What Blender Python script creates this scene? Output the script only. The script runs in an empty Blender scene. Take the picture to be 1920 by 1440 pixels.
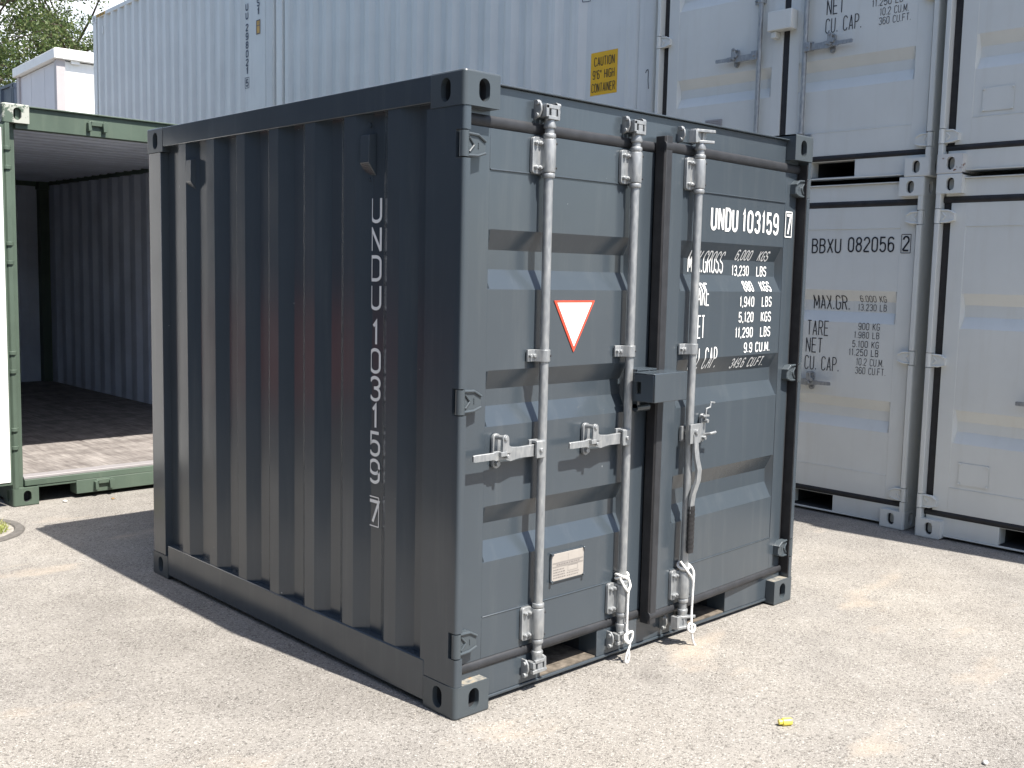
import bpy, bmesh, math, random
from mathutils import Vector, Matrix
random.seed(7)
R = math.radians
scene = bpy.context.scene
col = scene.collection

# ------------------------------------------------------------------ camera
cam_d = bpy.data.cameras.new('camera'); cam = bpy.data.objects.new('camera', cam_d); col.objects.link(cam)
scene.camera = cam
YAW, PITCH, ROLL = 0.76011, -0.10342, 0.02142
fw = Vector((math.sin(YAW)*math.cos(PITCH), math.cos(YAW)*math.cos(PITCH), math.sin(PITCH)))
rt = Vector((math.cos(YAW), -math.sin(YAW), 0)); up = rt.cross(fw)
r2 = rt*math.cos(ROLL)+up*math.sin(ROLL); u2 = up*math.cos(ROLL)-rt*math.sin(ROLL)
M4 = Matrix((r2, u2, -fw)).transposed().to_4x4(); M4.translation = Vector((-2.3235, -2.7034, 1.5767))
cam.matrix_world = M4
cam_d.sensor_width = 36.0; cam_d.lens = 1961.66/1920*36.0
cam_d.clip_start = 0.05; cam_d.clip_end = 2000

# ------------------------------------------------------------------ light
SUN_D = Vector((-0.145, 1.311, -2.26)).normalized()       # direction the light travels
ELEV = math.asin(-SUN_D.z); AZ = math.atan2(-SUN_D.x, -SUN_D.y)
sd = bpy.data.lights.new('sun', 'SUN'); sd.energy = 5.0; sd.angle = R(0.5); sd.color = (1.0, 0.955, 0.89)
so = bpy.data.objects.new('sun', sd); col.objects.link(so)
so.rotation_euler = SUN_D.to_track_quat('-Z', 'Y').to_euler(); so.location = (0, 0, 30)

world = bpy.data.worlds.new('World'); scene.world = world; world.use_nodes = True
wn, wl = world.node_tree.nodes, world.node_tree.links
wn.clear()
sky = wn.new('ShaderNodeTexSky'); sky.sky_type = 'NISHITA'; sky.sun_disc = False
sky.sun_elevation = ELEV; sky.sun_rotation = AZ; sky.altitude = 100; sky.air_density = 1.0; sky.dust_density = 1.6; sky.ozone_density = 1.2
tc = wn.new('ShaderNodeTexCoord'); mp = wn.new('ShaderNodeMapping'); mp.inputs['Scale'].default_value = (1.3, 1.3, 3.4); mp.inputs['Location'].default_value = (0.35, 0.2, 0.1)
nz = wn.new('ShaderNodeTexNoise'); nz.inputs['Scale'].default_value = 2.1; nz.inputs['Detail'].default_value = 8; nz.inputs['Roughness'].default_value = 0.58
rp = wn.new('ShaderNodeValToRGB'); rp.color_ramp.elements[0].position = 0.42; rp.color_ramp.elements[1].position = 0.60
mx = wn.new('ShaderNodeMix'); mx.data_type = 'RGBA'
mx.inputs['B'].default_value = (7, 7.2, 7.5, 1)
bg = wn.new('ShaderNodeBackground'); bg.inputs['Strength'].default_value = 0.11
wo = wn.new('ShaderNodeOutputWorld')
wl.new(tc.outputs['Generated'], mp.inputs['Vector']); wl.new(mp.outputs['Vector'], nz.inputs['Vector']); wl.new(nz.outputs['Fac'], rp.inputs['Fac'])
# the clouds stand in one bank low in the north-east
dotn = wn.new('ShaderNodeVectorMath'); dotn.operation = 'DOT_PRODUCT'; dotn.inputs[1].default_value = Vector((0.36, 0.88, 0.30)).normalized()
mrc = wn.new('ShaderNodeMapRange'); mrc.inputs['From Min'].default_value = .72; mrc.inputs['From Max'].default_value = .92
mlc = wn.new('ShaderNodeMath'); mlc.operation = 'MULTIPLY'
wl.new(tc.outputs['Generated'], dotn.inputs[0]); wl.new(dotn.outputs['Value'], mrc.inputs['Value']); wl.new(mrc.outputs['Result'], mlc.inputs[0]); wl.new(rp.outputs['Color'], mlc.inputs[1])
wl.new(mlc.outputs['Value'], mx.inputs['Factor']); wl.new(sky.outputs['Color'], mx.inputs['A']); wl.new(mx.outputs['Result'], bg.inputs['Color'])
wl.new(bg.outputs['Background'], wo.inputs['Surface'])
scene.view_settings.view_transform = 'Standard'; scene.view_settings.look = 'None'
scene.view_settings.exposure = 1.06; scene.view_settings.gamma = 1.0
scene.render.engine = 'CYCLES'
scene.render.resolution_x = 1024; scene.render.resolution_y = 768

# ------------------------------------------------------------------ materials
def mat_new(name):
    m = bpy.data.materials.new(name); m.use_nodes = True
    nt = m.node_tree; b = nt.nodes['Principled BSDF']
    return m, nt.nodes, nt.links, b
def ramp(n, stops):
    r = n.new('ShaderNodeValToRGB'); e = r.color_ramp.elements
    e[0].position, e[0].color = stops[0][0], (*stops[0][1], 1); e[1].position, e[1].color = stops[-1][0], (*stops[-1][1], 1)
    for p, c in stops[1:-1]:
        k = e.new(p); k.color = (*c, 1)
    return r
def noise(n, l, vec, scale, detail=4, rough=.5):
    t = n.new('ShaderNodeTexNoise'); t.inputs['Scale'].default_value = scale; t.inputs['Detail'].default_value = detail; t.inputs['Roughness'].default_value = rough
    l.new(vec, t.inputs['Vector']); return t
def mapped(n, l, scale=(1, 1, 1), src='Object'):
    t = n.new('ShaderNodeTexCoord'); m = n.new('ShaderNodeMapping'); m.inputs['Scale'].default_value = scale
    l.new(t.outputs[src], m.inputs['Vector']); return m.outputs['Vector']
def bump(n, l, b, hsock, strength, dist):
    k = n.new('ShaderNodeBump'); k.inputs['Strength'].default_value = strength; k.inputs['Distance'].default_value = dist
    l.new(hsock, k.inputs['Height']); l.new(k.outputs['Normal'], b.inputs['Normal']); return k

def paint(name, c, rough=.32, spec=.5, var=.10, wear=None, peel=.05, dust=None, wear_amt=.70, chips=None):
    """sprayed container paint: slight tone drift, orange peel, faint dents, dusty streaks, optional worn spots"""
    m, n, l, b = mat_new(name)
    v = mapped(n, l)
    n1 = noise(n, l, v, 1.7, 5, .6)
    dk = tuple(x*(1-var) for x in c); lt = tuple(min(1, x*(1+var)) for x in c)
    r1 = ramp(n, [(.30, dk), (.70, lt)]); l.new(n1.outputs['Fac'], r1.inputs['Fac'])
    out = r1.outputs['Color']
    if dust:
        vs = mapped(n, l, (9, 9, .8)); n3 = noise(n, l, vs, 1.6, 6, .65)
        r3 = ramp(n, [(.52, (0, 0, 0)), (.80, (.3, .3, .3))]); l.new(n3.outputs['Fac'], r3.inputs['Fac'])
        x = n.new('ShaderNodeMix'); x.data_type = 'RGBA'; x.inputs['B'].default_value = (*dust, 1)
        l.new(r3.outputs['Color'], x.inputs['Factor']); l.new(out, x.inputs['A']); out = x.outputs['Result']
    if wear:
        n4 = noise(n, l, v, 7, 6, .7); r4 = ramp(n, [(wear_amt-.03, (0, 0, 0)), (wear_amt, (1, 1, 1))]); l.new(n4.outputs['Fac'], r4.inputs['Fac'])
        x = n.new('ShaderNodeMix'); x.data_type = 'RGBA'; x.inputs['B'].default_value = (*wear, 1)
        l.new(r4.outputs['Color'], x.inputs['Factor']); l.new(out, x.inputs['A']); out = x.outputs['Result']
    if chips:
        n8 = noise(n, l, v, 42, 3, .6); r8 = ramp(n, [(.765, (0, 0, 0)), (.78, (1, 1, 1))]); l.new(n8.outputs['Fac'], r8.inputs['Fac'])
        x = n.new('ShaderNodeMix'); x.data_type = 'RGBA'; x.inputs['B'].default_value = (*chips, 1)
        l.new(r8.outputs['Color'], x.inputs['Factor']); l.new(out, x.inputs['A']); out = x.outputs['Result']
    l.new(out, b.inputs['Base Color'])
    n5 = noise(n, l, v, 3.0, 3); r5 = n.new('ShaderNodeMapRange'); r5.inputs['To Min'].default_value = rough-.05; r5.inputs['To Max'].default_value = rough+.09
    l.new(n5.outputs['Fac'], r5.inputs['Value']); l.new(r5.outputs['Result'], b.inputs['Roughness'])
    b.inputs['Specular IOR Level'].default_value = spec
    n6 = noise(n, l, v, 2.6, 2); n7 = noise(n, l, v, 160, 2)
    ma = n.new('ShaderNodeMath'); ma.operation = 'MULTIPLY_ADD'; ma.inputs[1].default_value = .02
    l.new(n7.outputs['Fac'], ma.inputs[0]); l.new(n6.outputs['Fac'], ma.inputs[2])
    bump(n, l, b, ma.outputs['Value'], peel*4, .012)
    return m

def plain(name, c, rough=.6, metal=0, spec=.5, var=.12, scale=12, bmp=0):
    m, n, l, b = mat_new(name); v = mapped(n, l)
    n1 = noise(n, l, v, scale, 5, .6)
    r1 = ramp(n, [(.3, tuple(x*(1-var) for x in c)), (.7, tuple(min(1, x*(1+var)) for x in c))]); l.new(n1.outputs['Fac'], r1.inputs['Fac'])
    l.new(r1.outputs['Color'], b.inputs['Base Color']); b.inputs['Roughness'].default_value = rough; b.inputs['Metallic'].default_value = metal
    b.inputs['Specular IOR Level'].default_value = spec
    if bmp: bump(n, l, b, n1.outputs['Fac'], bmp, .01)
    return m

DARK = (.047, .059, .070)
M = {}
M['dark'] = paint('dark grey paint', DARK, .20, .62, .06, None, .045, (.10, .11, .115), chips=(.34, .36, .37))
M['dark_cast'] = paint('dark grey casting paint', (.056, .068, .076), .34, .5, .10, (.20, .17, .12), .08, None, .78)
M['grey'] = paint('pale grey paint', (.62, .63, .60), .34, .5, .05, None, .04, (.52, .50, .44))
M['grey_cast'] = paint('pale grey casting paint', (.62, .63, .60), .4, .5, .07, (.17, .10, .06), .08, None, .74)
M['grey_rust'] = paint('chipped pale grey casting paint', (.58, .58, .56), .45, .4, .08, (.16, .065, .03), .08, None, .60)
M['hc'] = paint('pale blue grey paint', (.66, .665, .64), .36, .5, .05, None, .04, (.36, .37, .37))
M['green'] = paint('green paint', (.078, .108, .082), .5, .35, .22, (.20, .22, .18), .05, (.16, .19, .14), .72)
M['green_chip'] = paint('chipped green paint', (.085, .115, .088), .5, .35, .2, (.40, .41, .36), .06, None, .50)
M['inner'] = paint('dull grey inner paint', (.56, .61, .70), .6, .3, .15, None, .04, None)
M['white'] = paint('white paint', (.80, .80, .78), .45, .5, .04, None, .03, (.6, .59, .55))
M['cabin_shade'] = paint('shaded cabin wall', (.62, .61, .63), .5, .4, .04, None, .02, None)  # greyer copy of the cabin white, shade put into the colour
M['cabin_post'] = paint('cabin post', (.42, .39, .39), .5, .4, .06, None, .02, None)
M['blue'] = paint('dark blue paint', (.028, .042, .068), .45, .5, .1, None, .04, None)
M['red'] = paint('red paint', (.15, .038, .026), .5, .4, .1, None, .04, None)
M['rubber'] = plain('black rubber', (.022, .021, .022), .55, 0, .4, .3, 18, .1)
M['gasket'] = plain('door gasket rubber', (.027, .028, .031), .5, 0, .4, .25, 14, .15)
M['pit_shade'] = plain('painted cavity shade', (.02, .021, .024), .8)  # shade inside holes and fork pockets, put into the colour
M['pocket'] = plain('dusty pocket steel', (.13, .11, .088), .85, 0, .2, .5, 26, .4)
M['letter_white'] = plain('white vinyl', (.80, .80, .78), .5, 0, .4, .03, 20)
M['letter_cream'] = plain('off white vinyl', (.86, .85, .82), .5, 0, .4, .04, 20)
M['letter_black'] = plain('black vinyl', (.018, .018, .024), .5, 0, .4, .1, 20)
M['letter_navy'] = plain('faded black vinyl', (.07, .085, .12), .5, 0, .4, .2, 20)
M['faint'] = plain('faded print', (.55, .54, .53), .6)
M['sticker_red'] = plain('red sticker print', (.62, .07, .035), .5)
M['yellow'] = plain('yellow sticker', (.78, .44, .012), .5, 0, .4, .05, 8)
M['amber'] = plain('amber sticker', (.55, .31, .06), .5)
M['plate'] = plain('aluminium plate', (.42, .385, .345), .45, .25, .5, .05, 30)
M['plate_dull'] = plain('dull aluminium plate', (.33, .31, .31), .5, .2, .5, .06, 30)
M['plate_print'] = plain('plate print', (.20, .18, .17), .6)
M['cord'] = plain('white cord', (.78, .77, .74), .8, 0, .2, .1, 120, .5)
M['yellow_plastic'] = plain('yellow plastic', (.82, .68, .10), .35)
M['stone'] = plain('pale pebble', (.6, .58, .54), .8)
M['leaf_dry'] = plain('dry leaf', (.28, .17, .07), .8)
M['bark'] = plain('bark', (.09, .07, .055), .9, 0, .2, .35, 8, .6)
M['soil'] = plain('dusty soil', (.27, .25, .22), .95, 0, .2, .25, 30, .5)
M['concrete'] = plain('concrete ring', (.115, .107, .098), .9, 0, .2, .2, 30, .4)

def galv():
    m, n, l, b = mat_new('galvanised steel'); v = mapped(n, l, (1, 1, .35))
    vo = n.new('ShaderNodeTexVoronoi'); vo.inputs['Scale'].default_value = 85; l.new(v, vo.inputs['Vector'])
    n1 = noise(n, l, v, 30, 5, .65)
    mxx = n.new('ShaderNodeMix'); mxx.data_type = 'FLOAT'; mxx.inputs['Factor'].default_value = .45
    l.new(n1.outputs['Fac'], mxx.inputs['A']); l.new(vo.outputs['Distance'], mxx.inputs['B'])
    r1 = ramp(n, [(.25, (.25, .262, .272)), (.55, (.33, .34, .342)), (.8, (.43, .43, .42))]); l.new(mxx.outputs['Result'], r1.inputs['Fac'])
    l.new(r1.outputs['Color'], b.inputs['Base Color']); b.inputs['Metallic'].default_value = .55
    mr = n.new('ShaderNodeMapRange'); mr.inputs['To Min'].default_value = .36; mr.inputs['To Max'].default_value = .62
    l.new(n1.outputs['Fac'], mr.inputs['Value']); l.new(mr.outputs['Result'], b.inputs['Roughness'])
    bump(n, l, b, n1.outputs['Fac'], .12, .004)
    return m
M['galv'] = galv()

def asphalt():
    m, n, l, b = mat_new('worn asphalt'); v = mapped(n, l)
    big = noise(n, l, v, .55, 6, .6); mid = noise(n, l, v, 3.2, 5, .6)
    nw = noise(n, l, v, 45, 2)
    wv = n.new('ShaderNodeVectorMath'); wv.operation = 'MULTIPLY_ADD'; wv.inputs[1].default_value = (.006, .006, .006)
    l.new(nw.outputs['Color'], wv.inputs[0]); l.new(v, wv.inputs[2])
    vo = n.new('ShaderNodeTexVoronoi'); vo.inputs['Scale'].default_value = 165; l.new(wv.outputs['Vector'], vo.inputs['Vector'])
    vo2 = n.new('ShaderNodeTexVoronoi'); vo2.inputs['Scale'].default_value = 48; l.new(wv.outputs['Vector'], vo2.inputs['Vector'])
    ed = n.new('ShaderNodeTexVoronoi'); ed.feature = 'DISTANCE_TO_EDGE'; ed.inputs['Scale'].default_value = 165; l.new(wv.outputs['Vector'], ed.inputs['Vector'])
    sep = n.new('ShaderNodeSeparateColor'); l.new(vo.outputs['Color'], sep.inputs['Color'])
    stones = ramp(n, [(0, (.13, .121, .110)), (.08, (.19, .177, .160)), (.18, (.272, .256, .232)), (.85, (.318, .300, .273)), (1, (.42, .40, .37))]); l.new(sep.outputs['Red'], stones.inputs['Fac'])
    gap = ramp(n, [(.01, (.22, .20, .19)), (.14, (1, 1, 1))]); l.new(ed.outputs['Distance'], gap.inputs['Fac'])
    g = n.new('ShaderNodeMix'); g.data_type = 'RGBA'; g.blend_type = 'MULTIPLY'
    # gaps are filled with dust in places
    fill = ramp(n, [(.35, (.85, .85, .85)), (.65, (.30, .30, .30))]); l.new(mid.outputs['Fac'], fill.inputs['Fac'])
    l.new(fill.outputs['Color'], g.inputs['Factor']); l.new(stones.outputs['Color'], g.inputs['A']); l.new(gap.outputs['Color'], g.inputs['B'])
    tone = ramp(n, [(.30, (.74, .735, .735)), (.50, (.98, .975, .965)), (.72, (1.14, 1.12, 1.08))]); l.new(big.outputs['Fac'], tone.inputs['Fac'])
    g2 = n.new('ShaderNodeMix'); g2.data_type = 'RGBA'; g2.blend_type = 'MULTIPLY'; g2.inputs['Factor'].default_value = 1
    l.new(g.outputs['Result'], g2.inputs['A']); l.new(tone.outputs['Color'], g2.inputs['B'])
    # fine sand drifts
    vs = mapped(n, l, (1.0, 2.1, 1)); sn = noise(n, l, vs, 1.15, 5, .55); sm = ramp(n, [(.60, (0, 0, 0)), (.72, (.5, .5, .5))]); l.new(sn.outputs['Fac'], sm.inputs['Fac'])
    fine = noise(n, l, v, 240, 2); sandc = ramp(n, [(.3, (.36, .29, .22)), (.7, (.50, .42, .33))]); l.new(fine.outputs['Fac'], sandc.inputs['Fac'])
    g3 = n.new('ShaderNodeMix'); g3.data_type = 'RGBA'; l.new(sm.outputs['Color'], g3.inputs['Factor']); l.new(g2.outputs['Result'], g3.inputs['A']); l.new(sandc.outputs['Color'], g3.inputs['B'])
    # darker damp / oily smudges
    on = noise(n, l, v, 1.6, 3, .5); om = ramp(n, [(.66, (1, 1, 1)), (.80, (.62, .61, .61))]); l.new(on.outputs['Fac'], om.inputs['Fac'])
    g4 = n.new('ShaderNodeMix'); g4.data_type = 'RGBA'; g4.blend_type = 'MULTIPLY'; g4.inputs['Factor'].default_value = 1
    l.new(g3.outputs['Result'], g4.inputs['A']); l.new(om.outputs['Color'], g4.inputs['B'])
    l.new(g4.outputs['Result'], b.inputs['Base Color']); b.inputs['Roughness'].default_value = .9; b.inputs['Specular IOR Level'].default_value = .25
    h = n.new('ShaderNodeMath'); h.operation = 'MULTIPLY_ADD'; h.inputs[1].default_value = .9
    mr = n.new('ShaderNodeMapRange'); mr.inputs['From Max'].default_value = .22; l.new(ed.outputs['Distance'], mr.inputs['Value'])
    l.new(mr.outputs['Result'], h.inputs[0]); l.new(sep.outputs['Green'], h.inputs[2])
    bump(n, l, b, h.outputs['Value'], .40, .003)
    return m
M['asphalt'] = asphalt()

def planks():
    m, n, l, b = mat_new('worn plywood floor'); v = mapped(n, l)
    vs = mapped(n, l, (14, 1.2, 1)); n1 = noise(n, l, vs, 3, 6, .65); n2 = noise(n, l, v, 5, 5, .6)
    r1 = ramp(n, [(.3, (.14, .125, .115)), (.55, (.25, .228, .21)), (.75, (.35, .322, .295))]); l.new(n1.outputs['Fac'], r1.inputs['Fac'])
    r2_ = ramp(n, [(.35, (.6, .58, .58)), (.6, (1, 1, 1))]); l.new(n2.outputs['Fac'], r2_.inputs['Fac'])
    g = n.new('ShaderNodeMix'); g.data_type = 'RGBA'; g.blend_type = 'MULTIPLY'; g.inputs['Factor'].default_value = 1
    l.new(r1.outputs['Color'], g.inputs['A']); l.new(r2_.outputs['Color'], g.inputs['B']); l.new(g.outputs['Result'], b.inputs['Base Color'])
    b.inputs['Roughness'].default_value = .85; bump(n, l, b, n1.outputs['Fac'], .3, .01)
    return m
M['planks'] = planks()

def leafmat(name, c1, c2, c3):
    m, n, l, b = mat_new(name)
    oi = n.new('ShaderNodeNewGeometry'); r1 = ramp(n, [(0, c1), (.5, c2), (1, c3)]); l.new(oi.outputs['Random Per Island'], r1.inputs['Fac'])
    l.new(r1.outputs['Color'], b.inputs['Base Color']); b.inputs['Roughness'].default_value = .55; b.inputs['Specular IOR Level'].default_value = .3
    tr = n.new('ShaderNodeBsdfTranslucent'); l.new(r1.outputs['Color'], tr.inputs['Color'])
    ms = n.new('ShaderNodeMixShader'); ms.inputs['Fac'].default_value = .35; o = n['Material Output']
    l.new(b.outputs['BSDF'], ms.inputs[1]); l.new(tr.outputs['BSDF'], ms.inputs[2]); l.new(ms.outputs['Shader'], o.inputs['Surface'])
    return m
M['leaf'] = leafmat('olive green leaves', (.055, .095, .028), (.095, .135, .042), (.145, .165, .062))
M['leaf_dark'] = leafmat('dark green leaves', (.012, .020, .010), (.020, .030, .014), (.032, .042, .020))
M['leaf2'] = leafmat('fresh green leaves', (.07, .14, .03), (.11, .20, .05), (.16, .25, .07))
M['grass'] = leafmat('grass blades', (.20, .24, .05), (.30, .33, .09), (.42, .42, .15))

# ------------------------------------------------------------------ mesh helpers
class MB:
    def __init__(s): s.v = []; s.f = []; s.mi = []
    def add(s, vs, fs, mi=0):
        o = len(s.v); s.v += [tuple(p) for p in vs]; s.f += [tuple(i+o for i in f) for f in fs]; s.mi += [mi]*len(fs)
    def box(s, x0, x1, y0, y1, z0, z1, mi=0):
        s.add([(x0, y0, z0), (x1, y0, z0), (x1, y1, z0), (x0, y1, z0), (x0, y0, z1), (x1, y0, z1), (x1, y1, z1), (x0, y1, z1)],
              [(0, 3, 2, 1), (4, 5, 6, 7), (0, 1, 5, 4), (1, 2, 6, 5), (2, 3, 7, 6), (3, 0, 4, 7)], mi)
    def prism(s, poly, a, b, axis, mi=0):
        """poly: 2-D points in the other two axes (x,y for z; x,z for y; y,z for x)"""
        n = len(poly)
        def P(p, t):
            return (p[0], p[1], t) if axis == 'z' else ((p[0], t, p[1]) if axis == 'y' else (t, p[0], p[1]))
        vs = [P(p, a) for p in poly]+[P(p, b) for p in poly]
        fs = [tuple(range(n-1, -1, -1)), tuple(range(n, 2*n))]+[(i, (i+1) % n, n+(i+1) % n, n+i) for i in range(n)]
        s.add(vs, fs, mi)
    def cyl(s, p0, p1, r, n=16, r1=None, caps=True, mi=0):
        p0, p1 = Vector(p0), Vector(p1); d = (p1-p0).normalized(); a = d.orthogonal().normalized(); b = d.cross(a); r1 = r if r1 is None else r1
        vs = [p0+(a*math.cos(2*math.pi*i/n)+b*math.sin(2*math.pi*i/n))*r for i in range(n)]+[p1+(a*math.cos(2*math.pi*i/n)+b*math.sin(2*math.pi*i/n))*r1 for i in range(n)]
        fs = [(i, (i+1) % n, n+(i+1) % n, n+i) for i in range(n)]
        if caps: fs += [tuple(range(n-1, -1, -1)), tuple(range(n, 2*n))]
        s.add(vs, fs, mi)
    def lathe(s, x, y, prof, n=20, mi=0):
        """prof: (z, r) along a vertical axis"""
        vs = []
        for z, r in prof: vs += [(x+r*math.cos(2*math.pi*i/n), y+r*math.sin(2*math.pi*i/n), z) for i in range(n)]
        fs = []
        for k in range(len(prof)-1): fs += [(k*n+i, k*n+(i+1) % n, (k+1)*n+(i+1) % n, (k+1)*n+i) for i in range(n)]
        fs += [tuple(range(n-1, -1, -1)), tuple((len(prof)-1)*n+i for i in range(n))]
        s.add(vs, fs, mi)
    def tube(s, pts, r, n=8, mi=0):
        pts = [Vector(p) for p in pts]; rs = r if isinstance(r, (list, tuple)) else [r]*len(pts); vs = []
        a = None
        for i, p in enumerate(pts):
            d = (pts[min(i+1, len(pts)-1)]-pts[max(i-1, 0)]).normalized()
            a = d.orthogonal().normalized() if a is None else (a-d*a.dot(d)).normalized()
            b = d.cross(a)
            vs += [p+(a*math.cos(2*math.pi*k/n)+b*math.sin(2*math.pi*k/n))*rs[i] for k in range(n)]
        fs = []
        for i in range(len(pts)-1): fs += [(i*n+k, i*n+(k+1) % n, (i+1)*n+(k+1) % n, (i+1)*n+k) for k in range(n)]
        fs += [tuple(range(n-1, -1, -1)), tuple((len(pts)-1)*n+k for k in range(n))]
        s.add(vs, fs, mi)
    def grid(s, rows, mi=0):
        n = len(rows[0]); vs = [p for r in rows for p in r]
        s.add(vs, [(i*n+j, i*n+j+1, (i+1)*n+j+1, (i+1)*n+j) for i in range(len(rows)-1) for j in range(n-1)], mi)
    def build(s, name, mats, parent=None, off=(0, 0, 0), bevel=0, smooth=32, recalc=True, xf=None):
        me = bpy.data.meshes.new(name)
        vs = [(p[0]-off[0], p[1]-off[1], p[2]-off[2]) for p in s.v]
        if xf: vs = [tuple(xf(p)) for p in vs]
        me.from_pydata(vs, [], s.f)
        for m in (mats if isinstance(mats, list) else [mats]): me.materials.append(m)
        if any(s.mi):
            for p, i in zip(me.polygons, s.mi): p.material_index = i
        if recalc:
            bm = bmesh.new(); bm.from_mesh(me); bmesh.ops.recalc_face_normals(bm, faces=bm.faces); bm.to_mesh(me); bm.free()
        if smooth:
            for p in me.polygons: p.use_smooth = True
            me.set_sharp_from_angle(angle=R(smooth))
        me.update()
        o = bpy.data.objects.new(name, me); col.objects.link(o)
        if parent: o.parent = parent
        if bevel:
            bv = o.modifiers.new('bevel', 'BEVEL'); bv.width = bevel; bv.segments = 2; bv.limit_method = 'ANGLE'; bv.angle_limit = R(40); bv.harden_normals = False
        return o
def tag(o, label=None, cat=None, group=None, kind=None):
    if label: o['label'] = label
    if cat: o['category'] = cat
    if group: o['group'] = group
    if kind: o['kind'] = kind
    return o
def thing(name, label, cat, loc=(0, 0, 0), rz=0, group=None):
    o = bpy.data.objects.new(name, None); col.objects.link(o); o.location = loc; o.rotation_euler = (0, 0, rz); o.empty_display_size = .3
    return tag(o, label, cat, group)
def kids(o): return [c for c in bpy.data.objects if c.parent == o]
def copy_tree(o, parent=None, skip=()):
    c = o.copy(); col.objects.link(c); c.parent = parent
    for ch in kids(o):
        if ch.name.split('.')[0] not in skip: copy_tree(ch, c, skip)
    return c

# ------------------------------------------------------------------ lettering: a narrow stroke alphabet
def arc(cx, cy, rx, ry, a0, a1, n=7):
    return [(cx+rx*math.cos(R(a0+(a1-a0)*i/n)), cy+ry*math.sin(R(a0+(a1-a0)*i/n))) for i in range(n+1)]
def rr(c): return c
q = .22   # corner height of the round strokes
BOWL = lambda x0, x1, y0, y1, r=.5: None
def O_(y0=0, y1=1):
    return arc(.5, y1-q, .5, q, 0, 180)+arc(.5, y0+q, .5, q, 180, 360)+[(1, y1-q)]
G = {
 'U': [[(0, 1), (0, q)]+arc(.5, q, .5, q, 180, 360)+[(1, 1)]],
 'N': [[(0, 0), (0, 1)], [(0, 1), (1, 0)], [(1, 0), (1, 1)]],
 'D': [[(0, 0), (0, 1), (.5, 1)]+arc(.5, 1-q, .5, q, 90, 0)+arc(.5, q, .5, q, 0, -90)+[(0, 0)]],
 '1': [[(.62, 0), (.62, 1), (.2, .80)]],
 '0': [O_()], 'O': [O_()],
 '2': [arc(.5, 1-q, .5, q, 180, 0)+[(1, .66), (.0, .08), (0, 0)], [(0, 0), (1, 0)]],
 '3': [arc(.5, 1-q, .5, q, 170, 0)+arc(.5, .53+.2, .5, .2, 0, -90)[1:]+[(.38, .53)], [(.42, .53), (.5, .53)]+arc(.5, .53-.2, .5, .2, 90, 0)[1:]+arc(.5, q, .5, q, 0, -170)],
 '4': [[(.72, 0), (.72, 1), (0, .30), (1, .30)]],
 '5': [[(.95, 1), (.08, 1), (.05, .54)]+arc(.5, .42, .5, .2, 150, 0)+arc(.5, q, .5, q, 0, -170)],
 '6': [[(.92, .84)]+arc(.5, 1-q, .5, q, 30, 180)+arc(.5, q, .5, q, 180, 360)+arc(.5, .38, .5, q, 0, 180)],
 '7': [[(0, 1), (1, 1), (.35, 0)]],
 '8': [arc(.5, .77, .46, .23, -90, 270, 16), arc(.5, .27, .5, .27, 90, 450, 16)],
 '9': [[(.08, .16)]+arc(.5, q, .5, q, 210, 360)+arc(.5, 1-q, .5, q, 0, 180)+arc(.5, .62, .5, q, 180, 360)],
 'M': [[(0, 0), (0, 1)], [(0, 1), (.5, .2)], [(.5, .2), (1, 1)], [(1, 1), (1, 0)]],
 'A': [[(0, 0), (.5, 1)], [(.5, 1), (1, 0)], [(.18, .28), (.82, .28)]],
 'X': [[(0, 0), (1, 1)], [(0, 1), (1, 0)]],
 'G': [arc(.5, 1-q, .5, q, 10, 180)+arc(.5, q, .5, q, 180, 360)+[(1, .48), (.55, .48)]],
 'R': [[(0, 0), (0, 1), (.5, 1)]+arc(.5, .76, .5, .24, 90, -90)+[(0, .52)], [(.5, .52), (1, 0)]],
 'S': [arc(.5, 1-q, .5, q, 12, 180)+arc(.5, .72, .5, .2, 180, 260)+arc(.5, .30, .5, .2, 80, 0)+arc(.5, q, .5, q, 0, -168)],
 'T': [[(0, 1), (1, 1)], [(.5, 1), (.5, 0)]],
 'E': [[(1, 1), (0, 1), (0, 0), (1, 0)], [(0, .52), (.85, .52)]],
 'F': [[(1, 1), (0, 1), (0, 0)], [(0, .52), (.85, .52)]],
 'C': [arc(.5, 1-q, .5, q, 10, 180)+arc(.5, q, .5, q, 180, 350)],
 'P': [[(0, 0), (0, 1), (.5, 1)]+arc(.5, .74, .5, .26, 90, -90)+[(0, .48)]],
 'K': [[(0, 0), (0, 1)], [(1, 1), (0, .40)], [(.28, .57), (1, 0)]],
 'L': [[(0, 1), (0, 0), (1, 0)]],
 'B': [[(0, 0), (0, 1), (.5, 1)]+arc(.5, .77, .45, .23, 90, -90)+[(0, .54)], [(.5, .54)]+arc(.5, .27, .5, .27, 90, -90)+[(0, 0)]],
 'H': [[(0, 0), (0, 1)], [(1, 0), (1, 1)], [(0, .5), (1, .5)]],
 'I': [[(.5, 0), (.5, 1)]],
 '.': [[(.5, 0), (.5, .10)]], ',': [[(.65, .08), (.35, -.14)]],
 "'": [[(.5, 1), (.4, .72)]], '"': [[(.3, 1), (.2, .72)], [(.8, 1), (.7, .72)]],
}
CW = {'1': .62, '.': .30, ',': .34, ' ': .62, 'I': .30, "'": .30, '"': .55, 'M': 1.15}
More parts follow.
